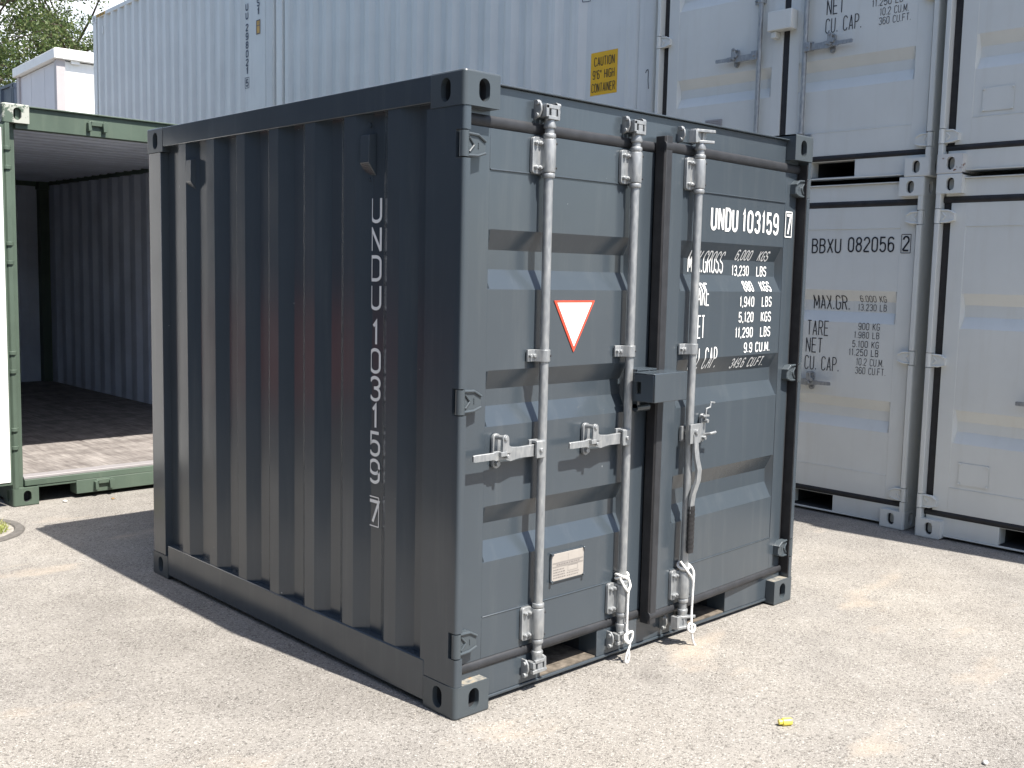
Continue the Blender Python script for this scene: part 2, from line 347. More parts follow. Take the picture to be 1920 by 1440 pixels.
def text_mb(mb, s, x0, x1, ztop, zbot, fmap, t=.16, gap=.30, cut=None, depth=0.0, box=None):
    """write s so that it fills x0..x1; t = stroke / letter width; fmap(u, v, lift) -> point"""
    units = sum(CW.get(c, 1) for c in s)+gap*(len(s)-1)
    w = (x1-x0)/units; h = ztop-zbot; tk = t*w if w > 0 else -t*w
    u = x0; lift = [0]
    for c in s:
        cw = CW.get(c, 1)*w
        for st in G.get(c, []):
            narrow = c in ".,'I"
            iw = cw-tk if not narrow else cw
            pts = [(u+(tk/2 if not narrow else 0)+p[0]*iw, zbot+tk/2+p[1]*(h-tk)) for p in st]
            ribbon(mb, pts, tk, fmap, lift)
        u += cw+gap*w
    return w
def ribbon(mb, pts, tk, fmap, lift, seg=.009):
    P = [Vector(p) for p in pts]; Q = [P[0]]
    for p in P[1:]:
        if (p-Q[-1]).length > 1e-6: Q.append(p)
    P = [Q[0]]
    for p in Q[1:]:
        k = max(1, int((p-P[-1]).length/seg)); a = P[-1]
        for i in range(1, k+1): P.append(a.lerp(p, i/k))
    closed = (P[0]-P[-1]).length < 1e-6
    n = len(P); vs = []
    lift[0] += 1; lf = .0006+.00012*(lift[0] % 6)
    for i in range(n):
        if closed: a, b = P[i-1 if i > 0 else n-2], P[i+1 if i < n-1 else 1]
        else: a, b = P[max(i-1, 0)], P[min(i+1, n-1)]
        d1 = (P[i]-a); d2 = (b-P[i])
        d1 = d1.normalized() if d1.length > 1e-9 else d2.normalized(); d2 = d2.normalized() if d2.length > 1e-9 else d1
        n1 = Vector((-d1.y, d1.x)); n2 = Vector((-d2.y, d2.x)); nn = (n1+n2)
        if nn.length < .2: nn = n1
        else: nn = nn.normalized()/max(.45, nn.normalized().dot(n1))
        e = P[i].copy()
        vs += [fmap(e.x+nn.x*tk/2, e.y+nn.y*tk/2, lf), fmap(e.x-nn.x*tk/2, e.y-nn.y*tk/2, lf)]
    mb.add(vs, [(2*i, 2*i+1, 2*i+3, 2*i+2) for i in range(n-1)])
def text_obj(parent, mat, off, *calls, frame=None, fmap=None, fth=.005):
    mb = MB()
    for c in calls: text_mb(mb, *c)
    if frame: frame_mb(mb, *frame, fth, fmap)
    return mb.build('lettering', mat, parent, off, smooth=0, recalc=False)
def frame_mb(mb, x0, x1, z0, z1, tk, fmap):
    for a, b in (((x0, z0), (x1, z0)), ((x0, z1), (x1, z1)), ((x0, z0), (x0, z1)), ((x1, z0), (x1, z1))):
        ribbon(mb, [a, b], tk, fmap, [random.randint(0, 5)])

# ------------------------------------------------------------------ corner castings
def oval(w, h, n=8):
    r = w/2; s = h/2-r
    return [(r*math.cos(math.pi*i/n), s+r*math.sin(math.pi*i/n)) for i in range(n+1)]+[(r*math.cos(math.pi+math.pi*i/n), -s+r*math.sin(math.pi+math.pi*i/n)) for i in range(n+1)]
def holed_face(mb, u0, u1, z0, z1, cu, cz, w, h, pl, inward, depth=.055):
    """rect u0..u1, z0..z1 with an oval hole and its tunnel; pl(u, z, d) -> xyz with d metres into the casting"""
    ov = [(cu+a, cz+b) for a, b in oval(w, h)]; n = len(ov); outer = []
    for a, b in ov:
        da, db = a-cu, b-cz; ks = []
        if da > 1e-9: ks.append((u1-cu)/da)
        if da < -1e-9: ks.append((u0-cu)/da)
        if db > 1e-9: ks.append((z1-cz)/db)
        if db < -1e-9: ks.append((z0-cz)/db)
        k = min(ks); outer.append((cu+da*k, cz+db*k))
    def ang(p): return math.atan2(p[1]-cz, p[0]-cu)
    ring = [(outer[i], ov[i]) for i in range(n)]
    vs = [pl(*o, 0) for o, _ in ring]+[pl(*i, 0) for _, i in ring]
    fs = [(i, (i+1) % n, n+(i+1) % n, n+i) for i in range(n)]
    # the rectangle's four corners
    for cx_, cz_ in ((u0, z0), (u1, z0), (u1, z1), (u0, z1)):
        a = math.atan2(cz_-cz, cx_-cu)
        for i in range(n):
            a0, a1 = ang(outer[i]), ang(outer[(i+1) % n]); d1 = (a-a0+math.pi) % (2*math.pi)-math.pi; d2 = (a1-a+math.pi) % (2*math.pi)-math.pi
            if d1 > 1e-6 and d2 > 1e-6 and d1+d2 < math.pi:
                vs.append(pl(cx_, cz_, 0)); fs.append((i, (i+1) % n, len(vs)-1))
    mb.add(vs, fs)
    t = [pl(*p, 0) for p in ov]+[pl(*p, .022) for p in ov]
    mb.add(t, [(i, (i+1) % n, n+(i+1) % n, n+i) for i in range(n)])
    t2 = [pl(*p, .022) for p in ov]+[pl(*p, depth) for p in ov]
    mb.add(t2, [(i, (i+1) % n, n+(i+1) % n, n+i) for i in range(n)]+[tuple(range(n, 2*n))], 1)
def casting_mb(W, L, H, sx, sy, sz, cw=.162, cl=.178, ch=.118):
    """corner casting for the corner sx (0 left, 1 right), sy (0 front, 1 back), sz (0 bottom, 1 top)"""
    mb = MB(); r = .016; c = .007
    def T(x, y, z):
        return ((W-x) if sx else x, (L-y) if sy else y, (H-z) if sz else z)
    # front face (y=0) and side face (x=0), z measured from the outer horizontal face
    hz = .062
    holed_face(mb, r, cw, c, ch, .090, hz, .050, .078, lambda u, z, d: T(u, d, z), 1)
    holed_face(mb, r, cl, c, ch, .098, hz, .052, .080, lambda u, z, d: T(d, u, z), 1)
    k = 5; pr = [(r-r*math.sin(math.pi/2*i/k), r-r*math.cos(math.pi/2*i/k)) for i in range(k+1)]   # from front face to side face
    mb.grid([[T(*p, c) for p in pr], [T(*p, ch) for p in pr]])
    # rims and caps
    def ring(z, ins):
        rr_ = r
        pts = [T(cw, ins, z)]+[T(r-(r-ins)*math.sin(math.pi/2*i/k), r-(r-ins)*math.cos(math.pi/2*i/k), z) for i in range(k+1)]+[T(ins, cl, z)]
        return pts
    mb.grid([ring(c, 0), ring(c*.30, c*.30), ring(0, c)])
    top = ring(0, c)+[T(cw, cl, 0)]; mb.add(top, [tuple(range(len(top)))])
    bot = ring(ch, 0)+[T(cw, cl, ch)]; mb.add(bot, [tuple(range(len(bot)))])
    mb.add([T(cw, 0, c), T(cw, cl, c), T(cw, cl, ch), T(cw, 0, ch)], [(0, 1, 2, 3)])
    mb.add([T(0, cl, c), T(cw, cl, c), T(cw, cl, ch), T(0, cl, ch)], [(0, 1, 2, 3)])
    return mb

# ------------------------------------------------------------------ corrugated sheets
def corr_profile(a, b, starts, out=.006, inn=.042, fl=.072, sl=.068):
    """(position, depth) along a wall from a to b: flat outside, slope, flat inside, slope"""
    pr = [(a, inn)]
    for e in starts: pr += [(e-fl-sl, inn), (e-fl, out), (e, out), (e+sl, inn)]
    pr.append((b, inn))
    return [p for p in pr if a-1e-6 <= p[0] <= b+1e-6]
def prof_at(pr, t):
    for (a, da), (b, db) in zip(pr, pr[1:]):
        if a <= t <= b: return da+(db-da)*(t-a)/max(b-a, 1e-9)
    return pr[-1][1]

# ------------------------------------------------------------------ hardware of a door
def hinge_mb(side, z, hx, y=.036, h=.043):
    """side +1: barrel at hx, blade reaching to +x; -1: blade reaching to -x"""
    mb = MB(); s = side
    mb.cyl((hx, .017, z-h), (hx, .017, z+h), .0165, 18)
    poly = [(hx+s*.004, z-h+.002), (hx+s*.062, z-h+.004), (hx+s*.100, z-h*.62), (hx+s*.100, z+h*.42), (hx+s*.070, z+h*.86), (hx+s*.004, z+h-.002)]
    mb.prism(poly, y-.014, y+.014, 'y')
    yb = y-.016
    def bar(a, b, r): mb.tube([(hx+s*a[0], yb, z+a[1]), (hx+s*b[0], yb, z+b[1])], r, 8)
    bar((.012, h-.006), (.066, h*.80), .0055); bar((.066, h*.80), (.100, h*.36), .0050)
    bar((.012, -h+.006), (.064, -h+.008), .0055); bar((.064, -h+.008), (.099, -h*.55), .0045)
    bar((.026, .024), (.048, 0), .0042); bar((.048, 0), (.026, -.024), .0042)
    for dz in (-.008, .0, .008): mb.cyl((hx+s*.068, yb-.001, z+dz), (hx+s*.068, yb+.004, z+dz), .0026, 6)
    return mb
def guide_mb(x, yr, z0, z1, side, ydoor):
    """sleeve of a locking bar with its bolted flange to one side (-1 left)"""
    mb = MB(); zt, zb = z1, z0
    mb.lathe(x, yr, [(zb+.006, .0235), (zb+.012, .0250), (zt-.012, .0250), (zt-.006, .0235)], 20)
    mb.lathe(x, yr, [(zb-.014, .0215), (zb-.010, .0235), (zb, .0235), (zb+.004, .0215)], 20)
    mb.lathe(x, yr, [(zt-.004, .0215), (zt, .0235), (zt+.010, .0235), (zt+.014, .0215)], 20)
    xa, xb = (x-.066, x-.012) if side < 0 else (x+.012, x+.066)
    r = .012
    rect = []
    for cx, cz, a in ((xb-r, zt-r, 0), (xa+r, zt-r, 90), (xa+r, zb+r, 180), (xb-r, zb+r, 270)):
        rect += [(cx+r*math.cos(R(a+30*i)), cz+r*math.sin(R(a+30*i))) for i in range(4)]
    mb.prism(rect, ydoor-.016, ydoor-.002, 'y')
    # web from flange to sleeve
    xm = x-.028 if side < 0 else x+.028
    mb.prism([(xm, ydoor-.016), (x, yr-.024), (x, yr+.02), (xm, ydoor-.004)], zb+.004, zt-.004, 'z')
    for bx in ((xa+.014), (xa+.034)) if side < 0 else ((xb-.014), (xb-.034)):
        for bz in (zb+.022, zt-.022):
            mb.cyl((bx, ydoor-.026, bz), (bx, ydoor-.012, bz), .0085, 6); mb.cyl((bx, ydoor-.030, bz), (bx, ydoor-.026, bz), .0055, 8)
    for bz in (zb+.022, zt-.022): mb.cyl((x+.020, yr-.022, bz), (x+.014, yr-.012, bz), .0042, 8, mi=1)
    return mb
def clamp_mb(x, yr, z, side, ydoor, h=.022):
    mb = MB()
    pts = []
    for i in range(9):
        a = R(180+180*i/8); pts.append((x+.0225*math.cos(a), yr+.0225*math.sin(a)))
    if side < 0: outl = [(x-.064, ydoor-.012), (x-.034, ydoor-.014)]+pts+[(x+.0225, ydoor-.003), (x-.064, ydoor-.003)]
    else: outl = [(x-.0225, ydoor-.003)]+pts+[(x+.034, ydoor-.014), (x+.064, ydoor-.012), (x+.064, ydoor-.003)]
    mb.prism(outl, z-h, z+h, 'z')
    for bx in ((x-.054, x-.036) if side < 0 else (x+.054, x+.036)): mb.cyl((bx, ydoor-.024, z), (bx, ydoor-.01, z), .0075, 6)
    mb.cyl((x+.015, yr-.022, z), (x+.012, yr-.012, z), .004, 8, mi=1)
    return mb
def cam_mb(x, yr, z, up_, yface, turned=False, r0=.018):
    """cam end of a locking bar at height z; up_ = +1 top, -1 bottom; turned: unlocked"""
    mb = MB(); u = up_
    mb.lathe(x, yr, [(z-u*.050, .0215), (z-u*.044, .0235), (z-u*.030, .0200), (z-u*.012, .0185)][::u], 18)
    if not turned:
        mb.box(x-.013, x+.013, yr-.020, yr+.012, min(z-u*.014, z+u*.030), max(z-u*.014, z+u*.030))
        mb.box(x-.040, x+.030, yr-.022, yr-.006, *sorted((z+u*.018, z+u*.032)))
        mb.box(x-.030, x+.020, yr-.024, yr-.012, *sorted((z-u*.020, z-u*.008)))
        mb.prism([(x-.040, yr-.022), (x-.026, yr-.022), (x-.018, yr+.018), (x-.036, yr+.018)], z-.012, z+.030 if u > 0 else z+.012, 'z')
        mb.prism([(x+.020, yr-.022), (x+.032, yr-.020), (x+.034, yr+.016), (x+.022, yr+.016)], z-.020, z+.022, 'z')
    else:
        # the cam is swung out: jaws point forward and to the right
        mb.box(x-.012, x+.012, yr-.018, yr+.014, min(z-u*.014, z+u*.028), max(z-u*.014, z+u*.028))
        mb.prism([(x-.060, yr+.012), (x-.050, yr-.016), (x+.030, yr-.050), (x+.044, yr-.044), (x+.010, yr+.014)], *sorted((z+u*.020, z+u*.031)), 'z')
        mb.prism([(x-.030, yr+.010), (x-.024, yr-.012), (x+.034, yr-.046), (x+.044, yr-.038), (x+.010, yr+.012)], *sorted((z-u*.012, z-u*.022)), 'z')
        mb.prism([(x-.062, yr+.016), (x-.058, yr-.016), (x-.046, yr-.018), (x-.044, yr+.016)], z-.024, z+.026, 'z')
        mb.box(x-.048, x-.010, yr-.012, yr-.004, z-.020, z+.024)
    return mb
def keeper_mb(x, z, up_, yface):
    """cam retainer welded to the header or sill"""
    mb = MB()
    for s in (-1, 1):
        xx = x+s*.046
        mb.prism([(yface+.001, z-.034), (yface-.026, z-.026), (yface-.037, z-.004), (yface-.035, z+.018), (yface-.022, z+.034), (yface+.001, z+.034)], xx-.004, xx+.004, 'x')
        mb.cyl((xx-s*.004, yface-.022, z+up_*.024), (xx+s*.014, yface-.022, z+up_*.024), .009, 8)
        mb.cyl((xx-s*.004, yface-.020, z-up_*.020), (xx+s*.012, yface-.020, z-up_*.020), .008, 8)
    mb.box(x-.0405, x+.0405, yface-.004, yface+.001, z-.026, z+.026, 1)
    return mb
def handle_mb(x, yr, z, side):
    """locked door handle lying level beside its bar; side -1 = to the left"""
    mb = MB(); s = side; yh = yr-.018
    def X(a): return x+s*a
    def bx(a, b, y0, y1, z0, z1): mb.box(min(X(a), X(b)), max(X(a), X(b)), y0, y1, z0, z1)
    bx(.006, .052, yr-.026, yr-.016, z-.030, z+.032); bx(.012, .060, yr+.006, yr+.016, z-.026, z+.036)
    bx(.004, .048, yr-.020, yr+.008, z+.024, z+.034)
    mb.cyl((X(.030), yr-.034, z), (X(.030), yr+.012, z), .0085, 8)
    sec = [(.040, .022, -.010, .004), (.120, .020, -.010, .002), (.150, .022, -.014, .002), (.175, .026, -.016, .0), (.200, .018, -.018, -.002), (.225, .015, -.020, -.006), (.250, .017, -.020, -.008), (.262, .0125, -.020, -.010), (.350, .0125, -.020, -.010), (.356, .010, -.019, -.011)]
    rows = []
    for a, hh, y0, y1 in sec:
        rows.append([(X(a), yr+y0, z-hh-.002), (X(a), yr+y0, z+hh-.002), (X(a), yr+y1, z+hh-.002), (X(a), yr+y1, z-hh-.002), (X(a), yr+y0, z-hh-.002)])
    mb.grid(rows); mb.add(rows[0][:4], [(0, 1, 2, 3)]); mb.add(rows[-1][:4], [(3, 2, 1, 0)])
    return mb
def catch_mb(x, z, yd, s, yr):
    """handle retainer bolted to the door with its latch tongue"""
    mb = MB()
    pl = [(x+.019*math.cos(R(a)), z+.045+.019*math.sin(R(a))) for a in range(0, 181, 30)]+[(x+.019*math.cos(R(a)), z-.045+.019*math.sin(R(a))) for a in range(180, 361, 30)]
    mb.prism(pl, yd-.014, yd-.002, 'y')
    pl2 = [(x+.015*math.cos(R(a)), z+.050+.015*math.sin(R(a))) for a in range(0, 181, 30)]+[(x-.015, z+.000), (x+.030, z-.004), (x+.036, z+.014), (x+.016, z+.026)]
    mb.prism(pl2, yr-.030, yr-.021, 'y')
    mb.cyl((x+.008, yr-.038, z-.014), (x+.008, yd-.004, z-.014), .0075, 10); mb.cyl((x, yd-.026, z-.046), (x, yd-.01, z-.046), .0105, 6)
    mb.cyl((x-.002, yr-.036, z+.052), (x-.002, yd-.006, z+.052), .0085, 10)
    mb.box(x-.026, x+.004, yr-.034, yr-.021, z-.012, z+.004)
    return mb

# ------------------------------------------------------------------ the small container
def door_sheet(xa, xb, z0, z1, yd, indents, dep=.036, sl=.070):
    zs = [(z0, 0)]
    for top, bot in sorted(indents, key=lambda t: t[0]):
        zs += [(bot, 0), (bot+sl, dep), (top-sl, dep), (top, 0)]
    zs.append((z1, 0))
    return zs
def sheet_mb(xa, xb, zs, yd, endsl=.012):
    mb = MB()
    # side ends of the pressed channels slant
    rows = []
    for z, d in zs: rows.append([(xa, yd, z), (xa+endsl, yd+d, z), (xb-endsl, yd+d, z), (xb, yd, z)])
    mb.grid(rows); return mb

def small_container(name, label, cat, P, loc=(0, 0, 0), rz=0, group=None):
    W, L, H = 2.2, 2.43, 2.26
    C = thing(name, label, cat, loc, rz, group)
    pm, cm = M[P['paint']], M[P['cast']]
    yd = .05
    # corner castings
    for sx in (0, 1):
        for sy in (0, 1):
            for sz in (0, 1):
                m_ = M['grey_rust'] if P.get('rust') == (sx, sy, sz) else cm
                casting_mb(W, L, H, sx, sy, sz).build('corner_casting', [m_, M['pit_shade']], C, smooth=30)
    # front posts with hinge notches
    hz = P['hinge_z']; hh = .0475
    for sx in (0, 1):
        fx = (lambda x: W-x) if sx else (lambda x: x)
        mb = MB(); r = .012
        rnd = [(.003+r-r*math.cos(math.pi/2*i/4), .003+r-r*math.sin(math.pi/2*i/4)) for i in range(5)]
        body = [(.003, .202), (.003, .044), (.036, .044), (.036, .075), (.050, .075), (.050, .202)]
        nose = [(.003, .0441), *rnd, (.034, .003), (.036, .005), (.036, .0441)]
        mb.prism([(fx(x), y) for x, y in body], .1185, 2.1415, 'z')
        cuts = [.1185]
        for z in sorted(hz): cuts += [z-hh, z+hh]
        cuts.append(2.1415)
        for i in range(0, len(cuts)-1, 2): mb.prism([(fx(x), y) for x, y in nose], cuts[i], cuts[i+1], 'z')
        mb.build('corner_post', pm, C)
        mb = MB(); mb.prism([(fx(.003), L-.15), (fx(.06), L-.15), (fx(.15), L-.06), (fx(.15), L-.003), (fx(.018), L-.003), (fx(.003), L-.018)], .1185, 2.1415, 'z')
        mb.build('corner_post', pm, C, bevel=.002)
    # rails, header, sill
    for sx in (0, 1):
        fx = (lambda x: W-x) if sx else (lambda x: x)
        a, b = sorted((fx(.001), fx(.062)))
        mb = MB(); mb.box(a, b, .179, L-.179, .022, .176); mb.build('bottom_rail', pm, C, bevel=.004)
        mb = MB(); mb.box(a, b, .179, L-.179, 2.164, 2.257); mb.build('top_rail', pm, C, bevel=.003)
    mb = MB(); mb.box(.05, W-.05, yd, .14, 2.10, 2.231); mb.box(.1625, W-.1625, yd-.017, .14, 2.2315, 2.238); mb.build('door_header', pm, C, bevel=.002)
    mb = MB(); pk = P['pockets']
    xs = [.05]+[v for p in pk for v in p]+[W-.05]
    for i in range(0, len(xs), 2): mb.box(xs[i], xs[i+1], yd, .15, .029, .16)
    mb.box(.1625, W-.1625, yd-.006, .15, .018, .0285)
    for a, b in pk: mb.box(a, b, yd+.002, .15, .1365, .16)
    mb.build('door_sill', pm, C, bevel=.002)
    for a, b in pk:
        mb = MB(); e = .003
        mb.box(a+e, b-e, yd+.004, 1.9, .0290, .034)
        o = mb.build('fork_pocket', M['pocket' if P['paint'] == 'dark' else 'pit_shade'], C)
        mb = MB(); mb.box(a-.004, a-.001, .151, 1.9, .03, .14); mb.box(b+.001, b+.004, .151, 1.9, .03, .14); mb.box(a, b, .151, 1.9, .137, .141); mb.box(a, b, 1.9, 1.904, .03, .137)
        mb.build('fork_pocket', M['pit_shade'], C)  # inner walls coloured near black for the shade inside
    # walls, roof, floor
    st = [.429+.2772*k for k in range(7)]
    prf = corr_profile(.2, L-.15, st)
    for sx in (0, 1):
        fx = (lambda x: W-x) if sx else (lambda x: x)
        mb = MB(); mb.grid([[(fx(d), t, .15) for t, d in prf], [(fx(d), t, 2.17) for t, d in prf]])
        sp = mb.build('side_panel', pm, C, bevel=.004, smooth=20)
        if P.get('vents') and sx == 0:
            for yv in (.575, 1.998):
                mb = MB(); x0 = .041
                prv = [(x0, 2.095), (x0-.034, 2.085), (x0-.036, 1.985), (x0-.002, 1.940), (x0, 1.940)]
                mb.prism(prv and [(p[0], p[1]) for p in prv], yv-.028, yv+.028, 'y')
                v = mb.build('vent_cover', pm, sp, bevel=.003)
                mb = MB()
                for i in range(7):
                    t = .12+.76*i/6; xx = x0-.036+.034*t; zz = 1.985-.045*t
                    mb.cyl((xx-.0005, yv-.022, zz), (xx-.0005, yv+.022, zz), .0019, 6)
                mb.build('vent_slot', pm, v)
                for vz, vr in ((2.125, .010), (1.925, .007)):
                    mb = MB(); mb.cyl((x0+.002, yv+.005, vz), (x0-.009, yv+.005, vz), vr, 10); mb.build('vent_screw', pm, v)
    mb = MB(); pe = corr_profile(.15, W-.15, [.43+.2772*k for k in range(6)])
    mb.grid([[(t, L-d, .15) for t, d in pe], [(t, L-d, 2.17) for t, d in pe]]); mb.build('end_panel', pm, C, bevel=.004, smooth=20)
    for z0, z1 in ((.022, .17), (2.16, 2.257)):
        mb = MB(); mb.box(.1625, W-.1625, L-.07, L-.003, z0, z1); mb.build('end_rail', pm, C, bevel=.003)
    mb = MB(); rows = []
    y = .11; k = 0; pts = []
    while y < L-.06:
        pts += [(y, 2.248), (y+.07, 2.248), (y+.10, 2.236), (y+.17, 2.236)]; y += .20
    mb.grid([[(.062, t, z) for t, z in pts], [(W-.062, t, z) for t, z in pts]]); mb.build('roof', pm, C, smooth=20)
    mb = MB(); mb.box(.06, W-.06, .14, L-.07, .145, .165); mb.build('floor', M['planks'], C)
    # doors
    hb = .0175
    th = P.get('ajar', 0)
    zb, zt = .176, 2.086
    dl = P['left_door']; dr = P['right_door']
    out = {'C': C}
    for side, D in (('L', dl), ('R', dr)):
        xo0, xo1, xa, xb = D['x']
        zs = door_sheet(xa, xb, .332, 1.944, yd+.002, P['indents'])
        off = (0, 0, 0)
        if side == 'R' and th: off = (W-.06, yd, 0)
        mb = sheet_mb(xa, xb, zs, yd+.0025)
        mb.box(xo0, xa, yd, yd+.05, zb, zt); mb.box(xb, xo1, yd, yd+.05, zb, zt)
        mb.box(xa, xb, yd, yd+.05, zb, .330); mb.box(xa, xb, yd, yd+.05, 1.946, zt)
        mb.tube([(xa+.004, yd+.001, 1.9445), (xa+.3*(xb-xa), yd+.0005, 1.9455), (xb-.004, yd+.001, 1.9445)], .0032, 8)
        mb.tube([(xa+.004, yd+.001, .3315), (xa+.6*(xb-xa), yd+.0003, .3310), (xb-.004, yd+.001, .3315)], .0032, 8)
        d = mb.build('door', pm, C, off, bevel=.0015, smooth=25)
        if off != (0, 0, 0): d.location = off; d.rotation_euler = (0, 0, th)
        out[side] = d; out[side+'off'] = off; out[side+'zs'] = zs
        # gasket round the leaf
        mb = MB(); gx0, gx1 = D['gasket']
        def halfround(z0, z1, yb=yd+.004, bul=.012):
            zc = (z0+z1)/2; rr_ = (z1-z0)/2
            return [(yb+.03, z0), (yb, z0)]+[(yb-bul*math.sin(math.pi*i/8), zc-rr_*math.cos(math.pi*i/8)) for i in range(1, 8)]+[(yb, z1), (yb+.03, z1)]
        mb.prism(halfround(zt, 2.128), gx0, gx1, 'x'); mb.prism(halfround(.139, zb), gx0, gx1, 'x')
        lo, hi = .139, 2.128
        if side == 'L':
            mb.box(.0375, xo0-.001, yd+.012, yd+.05, lo, hi)
            mb.box(xo1+.001, D['lip'], yd+.006, yd+.05, lo, hi, 1)
            if D['lip']-xo1 < .03: pass
        else:
            mb.box(xo1+.001, W-.0375, yd+.016, yd+.05, lo, hi, 1); mb.box(xo1+.001, xo1+.016, yd+.004, yd+.0155, lo, hi)
            if th:
                mb.prism([(D['lip'], yd+.045), (D['lip'], yd+.004), (D['lip']+.004, yd-.001), (xo0-.0005, yd-.001), (xo0-.0005, yd+.045)], lo-.014, hi+.020, 'z', 1)  # black rubber core; its darker tone also paints the side's shade
                mb.prism([(D['lip']+.004, yd-.0015), (D['lip']+.007, yd-.005), (xo0-.006, yd-.005), (xo0-.001, yd-.0015)], lo-.014, hi+.022, 'z')
            else: mb.box(D['lip'], xo0-.001, yd+.006, yd+.05, lo, hi)
        g = mb.build('gasket', [M['gasket' if P['paint'] == 'dark' else 'rubber'], M['rubber']], d, off, bevel=.001)
        if side == 'R' and P['paint'] == 'dark':
            mb = MB(); mb.box(W-.0405, W-.0366, .007, yd+.016, .140, 2.127); mb.build('seal_strip', M['rubber'], C)
        # hinges
        for z in hz:
            hx = hb if side == 'L' else W-hb
            hinge_mb(1 if side == 'L' else -1, z, hx).build('hinge', cm, d, off, smooth=40)
    # locking bars
    for B in P['bars']:
        side = B['door']; off = out[side+'off']; x = B['x']; yr = yd-.033; s = B['flange']
        mb = MB(); mb.lathe(x, yr, [(.10, .0155), (.102, .0172), (2.155, .0172), (2.157, .0155)], 20)
        bar = mb.build('locking_bar', M['galv'], C, off, smooth=40)
        if off != (0, 0, 0): bar.location = off; bar.rotation_euler = (0, 0, th)
        turned = B.get('turned')
        for z0, z1 in ((.201, .330), (1.945, 2.076)): guide_mb(x, yr, z0, z1, s, yd).build('bar_guide', [M['galv'], M['pit_shade']], bar, off, smooth=35, bevel=.001)
        clamp_mb(x, yr, 1.284, s, yd).build('bar_clamp', [M['galv'], M['pit_shade']], bar, off, smooth=35, bevel=.001)
        cam_mb(x, yr, 2.158, 1, yd, turned).build('cam', M['galv'], bar, off, smooth=35, bevel=.0012)
        cam_mb(x, yr, .108, -1, yd, turned).build('cam', M['galv'], bar, off, smooth=35, bevel=.0012)
        kx = x+(off[0]-x)*(1-math.cos(th)) if off[0] else x
        keeper_mb(kx, 2.172, 1, yd).build('cam_keeper', [M['galv'], pm], C, smooth=35, bevel=.001)
        keeper_mb(kx, .092, -1, yd).build('cam_keeper', [M['galv'], pm], C, smooth=35, bevel=.001)
        if B['handle'] in (-1, 1):
            hs = B['handle']
            handle_mb(x, yr, B.get('hz', .937), hs).build('handle', M['galv'], bar, off, smooth=35, bevel=.0015)
            catch_mb(x+hs*B.get('catch', .212), B.get('hz', .937)+.008, yd, hs, yr).build('handle_catch', M['galv'], d if side == 'R' else out['L'], off, smooth=35, bevel=.001)
        elif B['handle'] == 'hang':
            mb = MB()
            mb.box(x-.038, x+.040, yr-.032, yr-.022, .885, .967); mb.box(x-.030, x+.040, yr+.018, yr+.030, .890, .955)
            mb.box(x+.034, x+.044, yr-.030, yr+.024, .885, .945)
            mb.cyl((x+.000, yr-.044, .935), (x+.000, yr+.03, .935), .011, 8)
            yl = yr-.030
            path = [(x+.000, yl, .925), (x+.002, yl-.004, .86), (x+.008, yl-.006, .82), (x+.022, yl-.010, .77), (x+.018, yl-.010, .725), (x-.006, yl-.004, .665), (x-.008, yl, .63), (x-.008, yl, .585)]
            rows = []
            for px, py, pz in path: rows.append([(px-.016, py-.006, pz), (px+.016, py-.006, pz), (px+.016, py+.006, pz), (px-.016, py+.006, pz), (px-.016, py-.006, pz)])
            mb.grid(rows); mb.add(rows[0][:4], [(0, 1, 2, 3)]); mb.add(rows[-1][:4], [(3, 2, 1, 0)])
            mb.build('handle', M['galv'], bar, off, smooth=35, bevel=.001)
            mb = MB(); gx, gy = x-.006, yr-.030
            mb.prism([(gx+.019*math.cos(R(a)), gy+.012*math.sin(R(a))) for a in range(0, 360, 24)], .412, .616, 'z')
            for i in range(9): mb.prism([(gx+.0205*math.cos(R(a)), gy+.0135*math.sin(R(a))) for a in range(0, 360, 24)], .434+.020*i, .443+.020*i, 'z')
            mb.build('handle_grip', M['rubber'], bar, off, smooth=40)
            # empty catch on the door with its little hook
            mb = MB(); cx = x+.135; z = .935
            pl = [(cx+.017*math.cos(R(a)), z+.045+.017*math.sin(R(a))) for a in range(0, 181, 30)]+[(cx+.017*math.cos(R(a)), z-.045+.017*math.sin(R(a))) for a in range(180, 361, 30)]
            mb.prism(pl, yd-.014, yd-.002, 'y'); mb.box(cx-.022, cx+.022, yd-.030, yd-.012, z+.048, z+.056)
            mb.cyl((cx, yd-.03, z-.044), (cx, yd-.01, z-.044), .010, 6); mb.cyl((cx+.006, yd-.034, z+.030), (cx+.006, yd-.01, z+.030), .009, 8)
            mb.tube([(cx+.004, yd-.02, z-.030), (cx+.012, yd-.045, z-.024), (cx+.045, yd-.050, z-.020)], .006, 8)
            mb.tube([(cx+.002, yd-.022, z+.030), (cx+.004, yd-.024, z+.084), (cx+.030, yd-.026, z+.088), (cx+.034, yd-.026, z+.110), (cx+.062, yd-.028, z+.106)], .0042, 8)
            mb.build('handle_catch', M['galv'], out['R'], off, smooth=35, bevel=.001)
    return out

def door_map(zs, yd, off):
    def f(u, v, lift):
        return (u, yd-.0015-lift+prof_at(zs, v), v)
    return f

